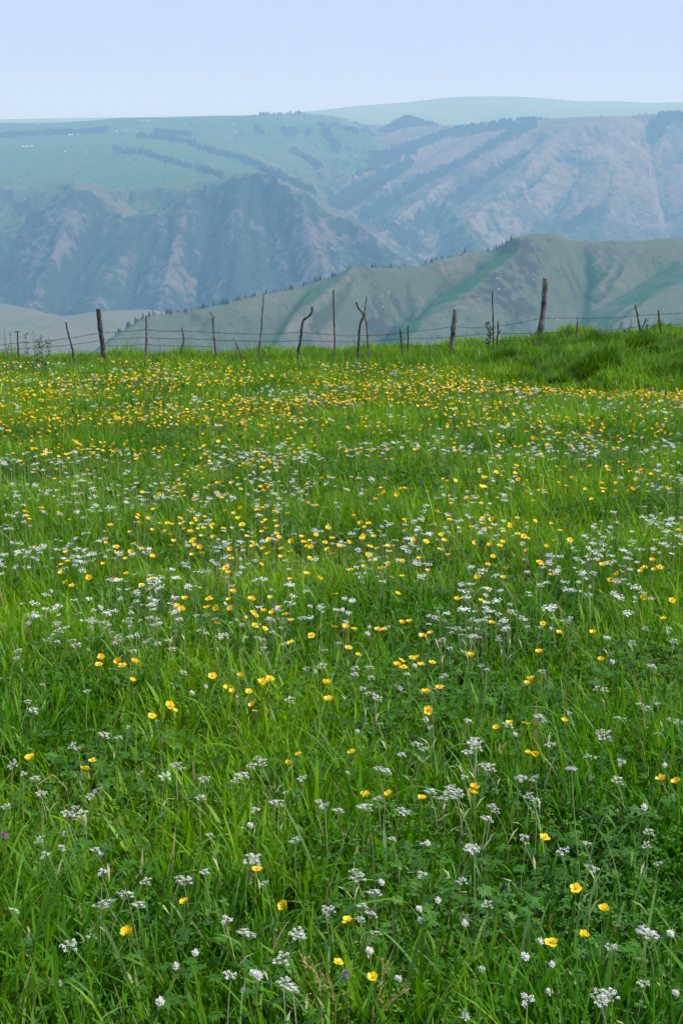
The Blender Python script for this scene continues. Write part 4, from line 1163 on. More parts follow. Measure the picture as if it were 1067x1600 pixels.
def fill(y0, y1, dens, sc_, th, seed, hm, margin=1.0):
    x, y = scatter(dens * 1.6, y0, y1, margin + 3.0, rf)
    k = perlin(x / sc_, y / sc_, seed) + 0.5 * perlin(x / sc_ * 3, y / sc_ * 3, seed + 1) + rf.normal(0, 0.12, len(x)) > th
    x, y = x[k], y[k]
    if seed in (63, 64, 65):      # buttercups gather in drifts
        dr = 0
        for (cx, cy, rx_, ry_) in ((-2.2, 14.5, 1.9, 2.6), (2.3, 12.6, 1.1, 2.2), (2.4, 10.4, .6, .8), (-0.4, 16.5, 1.3, 2.2), (-1.2, 9.2, .8, .6), (3.4, 16, 1.3, 1.6), (-3.6, 18, 1.6, 1.6), (1.2, 18.5, 1.4, 1.4), (-2.0, 11.0, .7, .6), (.6, 13.5, .6, .6)):
            dr = np.maximum(dr, np.exp(-((x - cx) / rx_) ** 2 - ((y - cy) / ry_) ** 2))
        keep = rf.uniform(0, 1, len(x)) < 0.42 + 0.9 * dr
        x, y = x[keep], y[keep]
    # flowers give way to plain grass in front of the fence, earlier on the right
    lim = 22.6 - 3.6 * sstep(0.8, 3.5, x)
    k = (y < lim + rf.normal(0, 0.35, len(x))) | (rf.uniform(0, 1, len(x)) < 0.05)
    k &= rf.uniform(0, 1, len(x)) < 1 - 0.85 * sstep(21, 24, y)
    x, y = x[k], y[k]
    return np.stack([x, y, zg(x, y)], 1)
def to_px(q):
    """photograph pixel of world points"""
    c, s = math.cos(PITCH), math.sin(PITCH)
    dz = q[:, 2] - CAM_Z
    fw = q[:, 1] * c - dz * s; up = q[:, 1] * s + dz * c
    return 533.5 + F_PX * q[:, 0] / fw, 800 - F_PX * up / fw

def heights(n, lo, hi): return rf.uniform(lo, hi, n)
def gather(px_list, h_lo, h_hi, fills):
    p = np.array(px_list, float)
    h = heights(len(p), h_lo, h_hi)
    g = on_ground(p[:, 0], p[:, 1], h)
    fx = np.concatenate(fills); fh = heights(len(fx), h_lo, h_hi) + 0.03 * sstep(5, 8, fx[:, 1])
    vx, vy = to_px(fx + np.stack([fh * 0, fh * 0, fh], 1))
    return g, h, fx, fh
bg_, bh_, bf_, bfh_ = gather(butter_px, 0.17, 0.25, [
    fill(1.6, 4.6, 0.8, 1.0, 0.1, 61, 0), fill(4.6, 6.0, 8, 0.8, 0.05, 61, 0), fill(6.0, 8.5, 32, 1.0, 0.0, 61, 0, 1.4),
    fill(8.5, 12, 66, 1.2, 0.0, 63, 0, 1.6), fill(12, 18, 74, 1.8, -0.05, 64, 0, 2), fill(18, 26, 44, 2.4, -0.1, 65, 0, 2)])
ug_, uh_, uf_, ufh_ = gather(umbel_px, 0.15, 0.235, [
    fill(1.6, 3.6, 12, 0.4, 0.1, 71, 0), fill(3.6, 5.0, 16, 0.5, 0.1, 71, 0), fill(5.0, 7.6, 170, 0.7, 0.1, 72, 0, 1.3),
    fill(7.6, 11, 85, 1.0, 0.1, 73, 0, 1.5), fill(11, 18, 28, 1.6, 0.05, 74, 0, 2), fill(18, 25, 9, 2.5, 0.0, 75, 0, 2)])
cg_, ch_, cf_, cfh_ = gather(clover_px, 0.12, 0.2, [fill(1.7, 4.5, 2.5, 0.6, 0.05, 81, 0), fill(4.5, 9, 2.0, 1.2, 0.05, 81, 0)])
pg_, ph_, pf_, pfh_ = gather(purple_px, 0.18, 0.26, [fill(5.5, 12, 2.2, 1.5, 0.05, 91, 0), fill(12, 22, 2.4, 2, 0.05, 92, 0)])

ROWS = [(1520, 1e9, 'at the bottom edge'), (1440, 1520, 'just above the bottom edge'), (1360, 1440, 'low in the foreground'), (1280, 1360, 'high in the foreground'),
        (1200, 1280, 'a quarter up the photo'), (1120, 1200, 'over a quarter up'), (1040, 1120, 'a third up the photo'),
        (960, 1040, 'above the lower third'), (880, 960, 'two fifths up'), (800, 880, 'just below mid height'), (-1e9, 800, 'just above mid height')]
COLS = [(-1e9, 0, 'beyond the left edge'), (0, 130, 'by the left edge'), (130, 330, 'well left of centre'), (330, 470, 'slightly left of centre'), (470, 600, 'in the centre'), (600, 740, 'slightly right of centre'),
        (740, 930, 'well right of centre'), (930, 1067, 'by the right edge'), (1067, 1e9, 'beyond the right edge')]
def cell_labels(px, py, noun, grp):
    """the same region shares words; up to three in a region are told apart by their order in it"""
    cells = {}
    for i, (x, y) in enumerate(zip(px, py)):
        r_ = next(t for a, b_, t in ROWS if a <= y < b_); c_ = next(t for a, b_, t in COLS if a <= x < b_)
        cells.setdefault((r_, c_), []).append(i)
    out = [None] * len(px)
    for (r_, c_), idx in cells.items():
        idx.sort(key=lambda i: px[i])
        if len(idx) == 1: out[idx[0]] = (f'{noun} {r_}, {c_}', grp)
        elif len(idx) <= 3:
            words = {2: ['left', 'right'], 3: ['leftmost', 'middle', 'rightmost']}[len(idx)]
            for w, i in zip(words, idx): out[i] = (f'{w} of {"two" if len(idx) == 2 else "three"} {noun.replace("buttercup", "buttercups").replace("umbel", "umbels").replace("clover", "clovers")} {r_}, {c_}', grp)
        else:
            for i in idx: out[i] = (f'{noun} in the cluster {r_}, {c_}', grp + ' ' + r_ + ', ' + c_)
    return out

def in_frame(px, py, m=12): return (px > -m) & (px < 1067 + m) & (py < 1600 + m)
def choose(g, h, f, fh, cap, minpx=0):
    """the largest-showing ones become things; everything else goes to the mass"""
    A = np.concatenate([g, f]); H = np.concatenate([h, fh])
    ok = ~np.isnan(A[:, 1]); A, H = A[ok], H[ok]
    top = A + np.stack([H * 0, H * 0, H], 1)
    px, py = to_px(top)
    vis = in_frame(px, py)
    order = np.argsort(np.where(vis, top[:, 1], 1e6), kind='stable')[:cap]
    order = order[vis[order]]
    m = np.ones(len(A), bool); m[order] = False
    return A[order], H[order], px[order], py[order], A[m], H[m]

def tilt_rot(tmax, r=rf, toward=0.0):
    t = r.normal(0, tmax); a = r.uniform(0, 6.28)
    return Euler((t * math.cos(a) + toward, t * math.sin(a), 0)).to_matrix().to_euler()

hand_lab = {(199, 1461): 'open yellow buttercup alone low on the left, above a bent grass blade', (289, 1413): 'small yellow buttercup low on the left half, half closed',
            (444, 1417): 'wide cupped yellow buttercup low in the middle', (528, 1507): 'bright open buttercup above the dry orange weed at the bottom', (582, 1531): 'buttercup lowest in the photo, touching the dry orange weed',
            (850, 1312): 'small round buttercup topmost of the four scattered at lower right', (899, 1391): 'open buttercup facing the camera at lower right, left of its neighbour', (944, 1426): 'side-on cupped buttercup furthest right at lower right', (911, 1462): 'five petalled buttercup lowest of the group at lower right',
            (669, 1111): 'large five petalled buttercup facing the camera right of centre', (484, 874): 'big open buttercup facing the camera in the middle of the white umbels'}
A, H, px, py, Ar, Hr = choose(bg_, bh_, bf_, bfh_, 300)
labs = cell_labels(px, py, 'yellow buttercup', 'yellow buttercups')
for i in range(len(A)):
    e = link('buttercup', None, loc=A[i])
    lab, grp = labs[i]
    for (hx, hy), t_ in hand_lab.items():
        if abs(px[i] - hx) < 1.5 and abs(py[i] - hy) < 1.5: lab = t_
    tag(e, lab, 'buttercup', grp)
    link('stem', bstem[i % 4], e, scale=(1.0, 1.0, H[i]), rot=(0, 0, rf.uniform(0, 6.28)))
    c = int(rf.choice(3, p=[0.35, 0.4, 0.25])); s_ = rf.uniform(0.95, 1.35) * (1.2 if A[i][1] > 4.2 else 1.0)
    ro = tilt_rot(0.32, toward=0.18)
    if (px[i] - 669) ** 2 + (py[i] - 1111) ** 2 < 9: c, s_, ro = 0, 1.35, Euler((0.95, 0, 0))
    if i < 110:
        fh = link('flower_head', stam_me, e, loc=(0, 0, H[i]), rot=ro, scale=(s_,) * 3)
        for k in range(5):
            if k == 4 and rf.uniform() < 0.12: continue
            link('petal', petal_me[c], fh, rot=(0, rf.normal(0, 0.12), k * 1.2566 + rf.normal(0, 0.06)))
    else:
        link('flower', flower_me[c * 2 + (rf.uniform() < .2)], e, loc=(0, 0, H[i]), rot=ro, scale=(s_,) * 3)
# the rest of the buttercups
def simple_butter(cup):
    ps = []
    for k in range(5):
        d = np.array([math.cos(k * 1.2566), math.sin(k * 1.2566)]); p = np.array([-d[1], d[0]]); z = 0.0085 * math.sin(cup * .8); r1 = 0.0105 * math.cos(cup * .6)
        a_ = [(0, 0, 0), (*(d * r1 * .7 + p * .0055), z * .7), (*(d * r1), z), (*(d * r1 * .7 - p * .0055), z * .7)]
        ps.append((np.array(a_), np.array([[0, 1, 2, 3]])))
    V, Fs, _ = merge(ps); return V, Fs[0]
parts = []
for c in (0.5, 0.95, 1.3):
    k = rf.choice(len(Ar), len(Ar) // 3, replace=False)
    n = len(k); M3 = rot_mats(n, 0.45, rf, rf.uniform(1.1, 1.75, n) * (1 + 0.15 * sstep(9, 18, Ar[k][:, 1])))
    parts.append(instances(simple_butter(c), M3, Ar[k] + np.stack([Hr[k] * 0, Hr[k] * 0, Hr[k]], 1)))
V, Fs, _ = merge(parts)
sx = rf.choice(len(Ar), int(len(Ar) * 0.9), replace=False)
nst = len(sx)
Vs, Fq2, _c = blades(Ar[sx, 0], Ar[sx, 1], Hr[sx], np.full(nst, 0.003), 2, np.zeros(nst), np.zeros(nst), np.zeros((nst, 3)), rf, zoff=-0.003)
me = cat_mesh('buttercups', parts + [(Vs, Fq2)], [M_yellow, M_stem], [0] * len(parts) + [1])
tag(link('buttercups', me), 'mass of small yellow buttercups spread through the upper meadow up to the fence', 'buttercups', kind='stuff')

A, H, px, py, Ar, Hr = choose(ug_, uh_, uf_, ufh_, 300)
labs = cell_labels(px, py, 'white lacy umbel', 'white umbels')
for i in range(len(A)):
    e = link('white_umbel_plant', None, loc=A[i]); tag(e, labs[i][0], 'wildflower', labs[i][1])
    s_ = rf.uniform(0.45, 0.85)
    link('stem', ustem[i % 4], e, scale=(1, 1, H[i] - 0.015 * s_), rot=(0, 0, rf.uniform(0, 6.28)))
    L, ray_me, cl_me, all_me = umb_kinds[int(rf.integers(5))]
    ro = tilt_rot(0.22, toward=0.12)
    if i < 90:
        u = link('umbel', ray_me, e, loc=(0, 0, H[i]), rot=ro, scale=(s_,) * 3)
        for p_, m_ in zip(L, cl_me): link('floret_cluster', m_, u, loc=p_)
    else:
        link('umbel', all_me, e, loc=(0, 0, H[i]), rot=ro, scale=(s_,) * 3)
def simple_umbel(seed, n, rad, size):
    r = np.random.default_rng(seed); ps = []
    k = np.arange(n) + .5; rr = rad * np.sqrt(k / n); a = k * 2.39996
    for q, b_ in zip(rr, a):
        c = np.array([q * math.cos(b_), q * math.sin(b_), r.normal(0, .003)]); s_ = size * r.uniform(.7, 1.3); t = r.uniform(0, 3)
        u = np.array([math.cos(t), math.sin(t), r.normal(0, .3)]) * s_; v = np.array([-math.sin(t), math.cos(t), r.normal(0, .3)]) * s_
        ps.append((np.array([c - u, c - v, c + u, c + v]), np.array([[0, 1, 2, 3]])))
    V, Fs, _ = merge(ps); return V, Fs[0]
parts = []
for i, (n_, rad, sz) in enumerate(((16, .016, .0034), (22, .021, .0034), (12, .013, .0032))):
    k = rf.choice(len(Ar), len(Ar) // 3, replace=False)
    n = len(k); M3 = rot_mats(n, 0.3, rf, rf.uniform(0.6, 1.1, n) * (1 + 0.3 * sstep(9, 16, Ar[k][:, 1])))
    parts.append(instances(simple_umbel(i, n_, rad, sz), M3, Ar[k] + np.stack([Hr[k] * 0, Hr[k] * 0, Hr[k]], 1)))
nst = len(Ar)
Vs, Fq2, _c = blades(Ar[:, 0], Ar[:, 1], Hr, np.full(nst, 0.003), 2, np.zeros(nst), np.zeros(nst), np.zeros((nst, 3)), rf, zoff=-0.003)
me = cat_mesh('white_umbels', parts + [(Vs, Fq2)], [M_wfl, M_stemb], [0] * len(parts) + [1], smooth=False)
tag(link('white_umbels', me), 'mass of small white umbel flowers drifting through the middle and upper meadow', 'wildflowers', kind='stuff')

for (g_, h_, f_, fh_, name, noun, grp, meshes, cap) in (
        (cg_, ch_, cf_, cfh_, 'white_clover', 'round white clover', 'white clovers', clov_me, 120),
        (pg_, ph_, pf_, pfh_, 'purple_clover', 'dull purple clover', 'purple clovers', purp_me, 150)):
    A, H, px, py, Ar, Hr = choose(g_, h_, f_, fh_, cap)
    labs = cell_labels(px, py, noun, grp)
    for i in range(len(A)):
        e = link(name, None, loc=A[i]); tag(e, labs[i][0], 'clover', labs[i][1])
        s_ = rf.uniform(.65, 1.0)
        link('stem', cstem[0], e, scale=(1, 1, H[i]), rot=(0, 0, rf.uniform(0, 6.28)))
        link('flower_head', meshes[i % len(meshes)], e, loc=(0, 0, H[i]), rot=tilt_rot(0.3), scale=(s_,) * 3)

# ------------------------------------------------------------------ odd plants of the foreground
def at_depth(px, py, d): return np.array(P(px, py, d))
def path_tube(pts, r0, r1, k=5, sub=4, jit=0.0, r=rf):
    pts = np.array(pts, float); out = []
    for i in range(len(pts) - 1):
        p0 = pts[max(i - 1, 0)]; p1, p2 = pts[i], pts[i + 1]; p3 = pts[min(i + 2, len(pts) - 1)]
        for t in np.linspace(0, 1, sub, endpoint=False):
            out.append(0.5 * (2 * p1 + (p2 - p0) * t + (2 * p0 - 5 * p1 + 4 * p2 - p3) * t * t + (3 * p1 - p0 - 3 * p2 + p3) * t ** 3))
    out.append(pts[-1]); out = np.array(out)
    if jit: out[1:-1] += r.normal(0, jit, out[1:-1].shape)
    R_ = np.linspace(r0, r1, len(out)) * (1 + (r.normal(0, .06, len(out)) if jit else 0))
    V, Fq = tube(out, R_, k)
    n = len(V)
    V = np.concatenate([V, [out[0], out[-1]]])
    caps = np.array([[j, n, (j + 1) % k] for j in range(k)] + [[n - k + j, n - k + (j + 1) % k, n + 1] for j in range(k)])
    return V, Fq, caps, out
def local(parts, o): return [(p[0] - o, p[1]) for p in parts]

def thing_from(name, label, cat, origin, parts, group=None):
    """parts: (part name, [(V, F)...], material)"""
    e = link(name, None, loc=origin); tag(e, label, cat, group)
    for pn, ps, mt in parts: link(pn, cat_mesh(pn, local(ps, np.array(origin)), [mt]), e)
    return e
# dandelion clock
g = on_ground(892, 1204, 0.34)[0]; top = g + [0, 0, 0.34]; foot = on_ground(880, 1262, 0.12)[0]
foot[2] = zg(foot[0], foot[1]); foot = np.array([foot[0], g[1], zg(foot[0], g[1])])
V, Fq, cp, _o = path_tube([foot, foot * .5 + top * .5 + [-.004, 0, .01], top], .0018, .0015)
fl = []
r = np.random.default_rng(3)
for i in range(150):
    d = r.normal(0, 1, 3); d /= np.linalg.norm(d); d[2] = abs(d[2]) * .6 + .1 * d[2]; d[0] *= 1.3
    q = top + d * r.uniform(.006, .0135); w = np.cross(d, [0, 1, .3]) * .0007
    fl.append((np.array([top - w * .3, top + w * .3, q + w, q - w]), np.array([[0, 1, 2, 3]])))
thing_from('dandelion_clock', 'fluffy grey white dandelion clock on a tall bare yellow stem, right of centre', 'dandelion', tuple(foot), [('stem', [(V, Fq), (V, cp)], M_stemb), ('seed_head', fl, M_fluff)])
# dry orange weed at the bottom edge
base = on_ground(560, 1640, 0.02)[0]; D0 = base[1]
def dd(px, py, o=0.0): return at_depth(px, py, D0 + o)
r = np.random.default_rng(8)
wb = (base[0], base[1], float(zg(base[0], base[1])))
weed = link('dry_weed', None, loc=wb); tag(weed, 'dry orange brown weed with branching seed stalks at the bottom edge', 'weed')
for pts_ in ([dd(505, 1640), dd(502, 1596, .02), dd(499, 1535, .03), dd(488, 1515, .04), dd(474, 1502, .05)], [dd(530, 1640), dd(537, 1598, .03), dd(555, 1573, .05), dd(590, 1578, .07), dd(627, 1578, .09), dd(664, 1581, .11)],
             [dd(570, 1640), dd(582, 1585, .02), dd(596, 1535, .03), dd(599, 1498, .05)], [dd(520, 1640), dd(524, 1570, -.03), dd(512, 1530, -.04)], [dd(590, 1640), dd(600, 1580, -.02), dd(618, 1560, -.03), dd(640, 1545, -.02)], [dd(545, 1640), dd(540, 1600, .05), dd(470, 1555, .02)]):
    V, Fq, cp, o_ = path_tube(pts_, .0012, .0006, jit=.0004, r=r)
    stems, pods = [(V, Fq), (V, cp)], []
    for j in range(len(o_)):
        if j < 3: continue
        for _ in range(3):
            d = r.normal(0, 1, 3); d /= np.linalg.norm(d); d[2] = abs(d[2]); L = r.uniform(.008, .02)
            q = o_[j] + d * L
            stems.append(tube([o_[j], q], [.0004, .0003], 3))
            w = np.cross(d, r.normal(0, 1, 3)); w = w / np.linalg.norm(w) * .0012
            pods.append((np.array([q - d * .001, q + w + d * .002, q + d * .0045, q - w + d * .002]), np.array([[0, 1, 2, 3]])))
    so = link('stem', cat_mesh('stem', local(stems, np.array(wb)), [M_straw]), weed)
    link('seeds', cat_mesh('seeds', local(pods, np.array(wb)), [M_straw]), so)
# twigs and bent dry stalks
M_twig = plain_mat('dark_twig', (0.07, 0.05, 0.04), 0.9, 0.2, var=((0.13, 0.10, 0.08), 60))
for pts_, rr, mt, nm, lab, cat in (
        ([(938, 931), (955, 938), (972, 942), (986, 944)], .0035, M_twig, 'twig', 'dark twig lying in the grass by the right edge among white umbels', 'twig'),
        ([(903, 1264), (915, 1272), (928, 1281), (936, 1288)], .0035, M_twig, 'twig', 'dark knobbly twig in the grass below the dandelion clock', 'twig'),
        ([(60, 1226), (78, 1214), (84, 1212), (95, 1222), (106, 1238)], .0016, M_straw, 'dry_stalk', 'bent brown dry grass stalk near the left edge, under two buttercups', 'grass stalk'),
        ([(510, 1400), (520, 1370), (535, 1320), (545, 1290)], .0011, M_stemb, 'dry_stalk', 'long straight straw coloured stalk slanting up in the lower middle', 'grass stalk'),
        ([(157, 1495), (158, 1440), (160, 1380)], .0012, M_stemb, 'dry_stalk', 'upright pale bare stalk low on the left, rising through white florets', 'grass stalk'),
        ([(970, 1560), (985, 1520), (1008, 1478)], .0011, M_stemb, 'dry_stalk', 'slanting yellow green stalk in the lower right corner', 'grass stalk'),
        ([(15, 1090), (17, 1060), (22, 1035), (34, 1024)], .0013, M_stemb, 'dry_stalk', 'tall arching pale stalk at the left edge', 'grass stalk'),
        ([(1045, 1190), (1040, 1160), (1022, 1120), (1014, 1102)], .0012, M_stemb, 'dry_stalk', 'curved pale stalk by the right edge above a white clover', 'grass stalk')):
    py0 = max(p[1] for p in pts_); mid = pts_[0] if pts_[0][1] == py0 else pts_[-1]
    g = on_ground(mid[0], mid[1], 0.10)[0]
    W_ = [at_depth(x_, y_, g[1] + 0.01 * i_) for i_, (x_, y_) in enumerate(pts_)]
    lo = min(W_, key=lambda q: q[2]); gz = float(zg(lo[0], lo[1]))
    if cat != 'twig':
        foot = np.array([lo[0], lo[1], gz])
        W_ = ([foot] + W_) if lo is W_[0] else (W_ + [foot])
    V, Fq, cp, _o = path_tube(W_, rr, rr * .7, jit=rr * .25)
    o0 = W_[0]
    ob = link(nm, cat_mesh(nm, local([(V, Fq), (V, cp)], o0), [mt]), loc=tuple(o0)); tag(ob, lab, cat)

# flowering grass stalks with seed heads
def seed_stalk(seed):
    r = np.random.default_rng(seed); a = r.uniform(0, 6.28); t = np.linspace(0, 1, 8)
    h = r.uniform(.26, .36); l = r.uniform(.02, .09)
    Pp = np.stack([np.cos(a) * l * t ** 2.4, np.sin(a) * l * t ** 2.4, h * t], 1)
    sp = []
    for j in range(22):
        f = .72 + .28 * j / 22; c = np.array([np.interp(f, t, Pp[:, k]) for k in range(3)])
        b_ = r.uniform(0, 6.28); d = np.array([math.cos(b_) * .6, math.sin(b_) * .6, 1.0]); w = np.array([-math.sin(b_), math.cos(b_), 0]) * .0012
        sp.append((np.array([c, c + d * .003 + w, c + d * .007, c + d * .003 - w]), np.array([[0, 1, 2, 3]])))
    return cat_mesh('stem', [tube(Pp, np.linspace(.0009, .0006, 8), 3)], [M_stemb]), cat_mesh('seed_head', sp, [M_stem])
sk = [seed_stalk(i) for i in range(5)]
x, y = scatter(14, 1.8, 8, 0.0, rf); sel = rf.permutation(len(x))[:45]; x, y = x[sel], y[sel]
top = np.stack([x, y, zg(x, y) + .28], 1); px, py = to_px(top); ok = in_frame(px, py, 0); x, y, px, py = x[ok], y[ok], px[ok], py[ok]
labs = cell_labels(px, py, 'pale seeding stalk', 'seeding grass stalks')
for i in range(len(x)):
    e = link('seed_stalk', None, loc=(x[i], y[i], float(zg(x[i], y[i]))), rot=(0, 0, rf.uniform(0, 6.28)))
    tag(e, labs[i][0].replace('of two pale seeding stalk', 'of two pale seeding stalks').replace('of three pale seeding stalk', 'of three pale seeding stalks'), 'grass stalk', labs[i][1])
    for nm_, m_ in zip(('stem', 'seed_head'), sk[i % 5]): link(nm_, m_, e)

# ------------------------------------------------------------------ barbed wire fence
m, nt, b = nodemat('weathered_wood')
oc = N(nt, 'ShaderNodeTexCoord').outputs['Object']
mp = N(nt, 'ShaderNodeMapping'); mp.inputs['Scale'].default_value = (60, 60, 7); nt.links.new(oc, mp.inputs['Vector'])
gr = noise_n(nt, 1.0, 6, 0.7, mp.outputs[0])
big = noise_n(nt, 5.0, 3, 0.5, oc)
c = ramp(nt, mathn(nt, 'ADD', mathn(nt, 'MULTIPLY', gr, .6), mathn(nt, 'MULTIPLY', big, .4)), [(0.40, (0.035, 0.032, 0.029)), (0.5, (0.14, 0.13, 0.115)), (0.60, (0.30, 0.285, 0.26))])
nt.links.new(c, b.inputs['Base Color']); b.inputs['Roughness'].default_value = 0.95; b.inputs['Specular IOR Level'].default_value = 0.15
bp = N(nt, 'ShaderNodeBump'); bp.inputs['Distance'].default_value = 0.01; nt.links.new(gr, bp.inputs['Height']); nt.links.new(bp.outputs[0], b.inputs['Normal'])
M_wood = m
m, nt, b = nodemat('dark_weathered_wood')
oc = N(nt, 'ShaderNodeTexCoord').outputs['Object']
c = ramp(nt, noise_n(nt, 18, 5, 0.7, oc), [(0.38, (0.018, 0.016, 0.015)), (0.62, (0.10, 0.09, 0.08))])
nt.links.new(c, b.inputs['Base Color']); b.inputs['Roughness'].default_value = 0.95
M_wood_dark = m
m, nt, b = nodemat('rusty_wire')
b.inputs['Base Color'].default_value = (0.05, 0.045, 0.045, 1); b.inputs['Roughness'].default_value = 0.8
M_wire = m
POSTS = [  # points top to foot in photograph pixels, width in pixels, tone, label, branches
    ([(28, 518), (28.5, 530), (29, 548)], 2.6, 1, 'thin dark stake at the far left end of the fence', [[(24, 519), (32, 518)]]),
    ([(103, 503), (107, 520), (112, 540), (115, 552)], 3.0, 1, 'thin crooked dark stake leaning left, left of the thick dark post', []),
    ([(154, 483), (157, 510), (162, 551)], 7.5, 1, 'thick dark post leaning left on the left side', []),
    ([(229, 492), (229, 520), (229, 547)], 3.8, 0, 'straight slim post right of the thick dark one', []),
    ([(284, 513), (287, 526), (286, 540), (282, 553)], 2.8, 1, 'short bowed dark stake between two slim posts', []),
    ([(329, 487), (333, 499), (334, 524), (338, 556)], 3.2, 0, 'knobbly slim stake with a short stub near its tip', [[(333, 500), (336, 494)]]),
    ([(365, 528), (371, 541), (377, 556)], 2.6, 0, 'very short leaning stake half sunk in the grass', []),
    ([(412, 461), (410, 490), (408, 521), (403, 561)], 3.0, 0, 'tall thin pale stake leaning slightly right', []),
    ([(488, 479), (487, 488), (483, 494), (473, 503), (470, 528), (464, 560)], 3.8, 1, 'crooked branch used as a post, its top bent sharply right', [[(483, 494), (484, 490)]]),
    ([(521, 452), (522, 500), (523, 561)], 2.8, 1, 'tall straight thin pole in the middle of the fence', []),
    ([(556, 472), (561, 483), (568, 492), (562, 511), (560, 553)], 3.8, 1, 'left stake of the crossed pair, its tip leaning left', []),
    ([(573, 464), (571, 478), (570, 491), (574, 518), (575, 549)], 3.2, 0, 'right stake of the crossed pair, with a pale bare tip', [[(570, 491), (563, 489)]]),
    ([(625, 514), (627, 535), (629, 558)], 3.2, 1, 'short dark stake, left one of a close pair', []),
    ([(637, 509), (637.5, 530), (637, 556)], 3.0, 1, 'short straight stake, right one of a close pair', []),
    ([(711, 483), (708, 515), (704, 554)], 8.0, 0, 'thick grey post right of the middle', []),
    ([(769, 454), (770, 500), (771, 548)], 2.6, 1, 'tall thin dark pole left of the tallest thick post', []),
    ([(777.5, 501), (778, 520), (776, 532), (777, 545)], 3.0, 1, 'small forked stake against the tall thin pole', [[(777, 524), (782, 516)]]),
    ([(852, 435), (850, 460), (847, 495), (841, 548)], 8.5, 0, 'tallest thick grey post, leaning right', []),
    ([(902, 496), (901, 520), (900, 545)], 3.2, 0, 'slim stake just right of the tallest thick post', []),
    ([(992, 475), (995, 492), (999, 513), (1003, 540)], 3.6, 0, 'forked pale stake leaning left on the right side', [[(1001, 520), (1006, 505), (1008, 498)]]),
    ([(1028, 485), (1030, 505), (1033, 531)], 3.4, 1, 'short dark stake nearest the right edge', []),
    ([(1110, 478), (1112, 525)], 6, 0, None, []), ([(1190, 480), (1190, 520)], 4, 1, None, []), ([(-60, 510), (-62, 552)], 4, 0, None, []), ([(-140, 500), (-140, 552)], 7, 0, None, []), ([(-230, 506), (-232, 552)], 4, 1, None, []), ([(-330, 495), (-328, 552)], 5, 0, None, []), ([(1290, 470), (1292, 515)], 4, 0, None, []), ([(1400, 462), (1398, 515)], 7, 0, None, [])]
fence_e = link('barbed_wire_fence', None, loc=(0, 28, float(zg(0, 28))))
tag(fence_e, 'old barbed wire fence of crooked wooden stakes along the crest of the meadow', 'fence')
FO = np.array(fence_e.location)
post_d = []
r = np.random.default_rng(12)
for pts_, wpx, tone, lab, brs in POSTS:
    d = 28.0 - np.clip((pts_[-1][1] - 550) * 0.12, -1.0, 1.3)
    post_d.append((pts_[0][0] * .5 + pts_[-1][0] * .5, d))
    k = d / F_PX
    W_ = [at_depth(x_, y_, d) for x_, y_ in pts_]
    foot = W_[-1].copy(); foot[2] = float(zg(foot[0], foot[1])) - 0.25
    foot[0] += (W_[-1][0] - W_[-2][0]) * 0.3
    if foot[2] > W_[-1][2] - 0.05: W_ = W_[:-1]
    W_.append(foot)
    thick = wpx > 6
    V, Fq, cp, o_ = path_tube(W_, wpx * k * .5 * (.92 if thick else .72), wpx * k * .5 * 1.08, k=10, sub=8, jit=0.003 if not thick else 0.0015, r=r)
    V = V + r.normal(0, 0.0012 if not thick else 0.0022, V.shape)
    if thick: V[-2] = V[-2]
    ps = [(V, Fq), (V, cp)]
    o = link('post', cat_mesh('post', local(ps, W_[0]), [M_wood_dark if tone else M_wood]), fence_e, loc=tuple(W_[0] - FO))
    if lab: o['label'] = lab
    for br in brs:
        B_ = [at_depth(x_, y_, d - .01 * i_) for i_, (x_, y_) in enumerate(br)]
        if len(B_) == 2: B_.insert(1, (B_[0] + B_[1]) / 2 + [0.002, 0, .002])
        V, Fq, cp, _o = path_tube(B_, wpx * k * .38, wpx * k * .22, k=6, sub=4, jit=.001, r=r)
        link('branch_stub', cat_mesh('branch_stub', local([(V, Fq), (V, cp)], W_[0]), [M_wood_dark if tone else M_wood]), o)
post_d.sort()
pdx, pdy = np.array(post_d).T
STR = [[(-330, 532), (-230, 536), (-140, 540), (-60, 545), (28, 536), (106, 529), (157, 520), (229, 515), (286, 517), (333, 519), (408, 522), (470, 519), (522, 523), (564, 524), (637, 519), (708, 510), (770, 511), (846, 497), (901, 497), (995, 493), (1029, 491), (1067, 489), (1111, 486), (1190, 484), (1290, 482), (1400, 480)],
       [(-330, 543), (-230, 546), (-140, 548), (-60, 550), (28, 545), (109, 539), (160, 531), (229, 527), (286, 529), (334, 531), (407, 533), (468, 532), (522, 533), (563, 534), (637, 529), (707, 526), (771, 520), (844, 520), (901, 518), (997, 510), (1031, 508), (1067, 506), (1112, 503), (1190, 500), (1290, 498), (1400, 496)],
       [(160, 541), (229, 538), (285, 540), (335, 542)], [(771, 531), (843, 532), (901, 529), (1000, 522), (1032, 520), (1112, 515), (1190, 512)], [(637, 540), (706, 539), (771, 533)]]
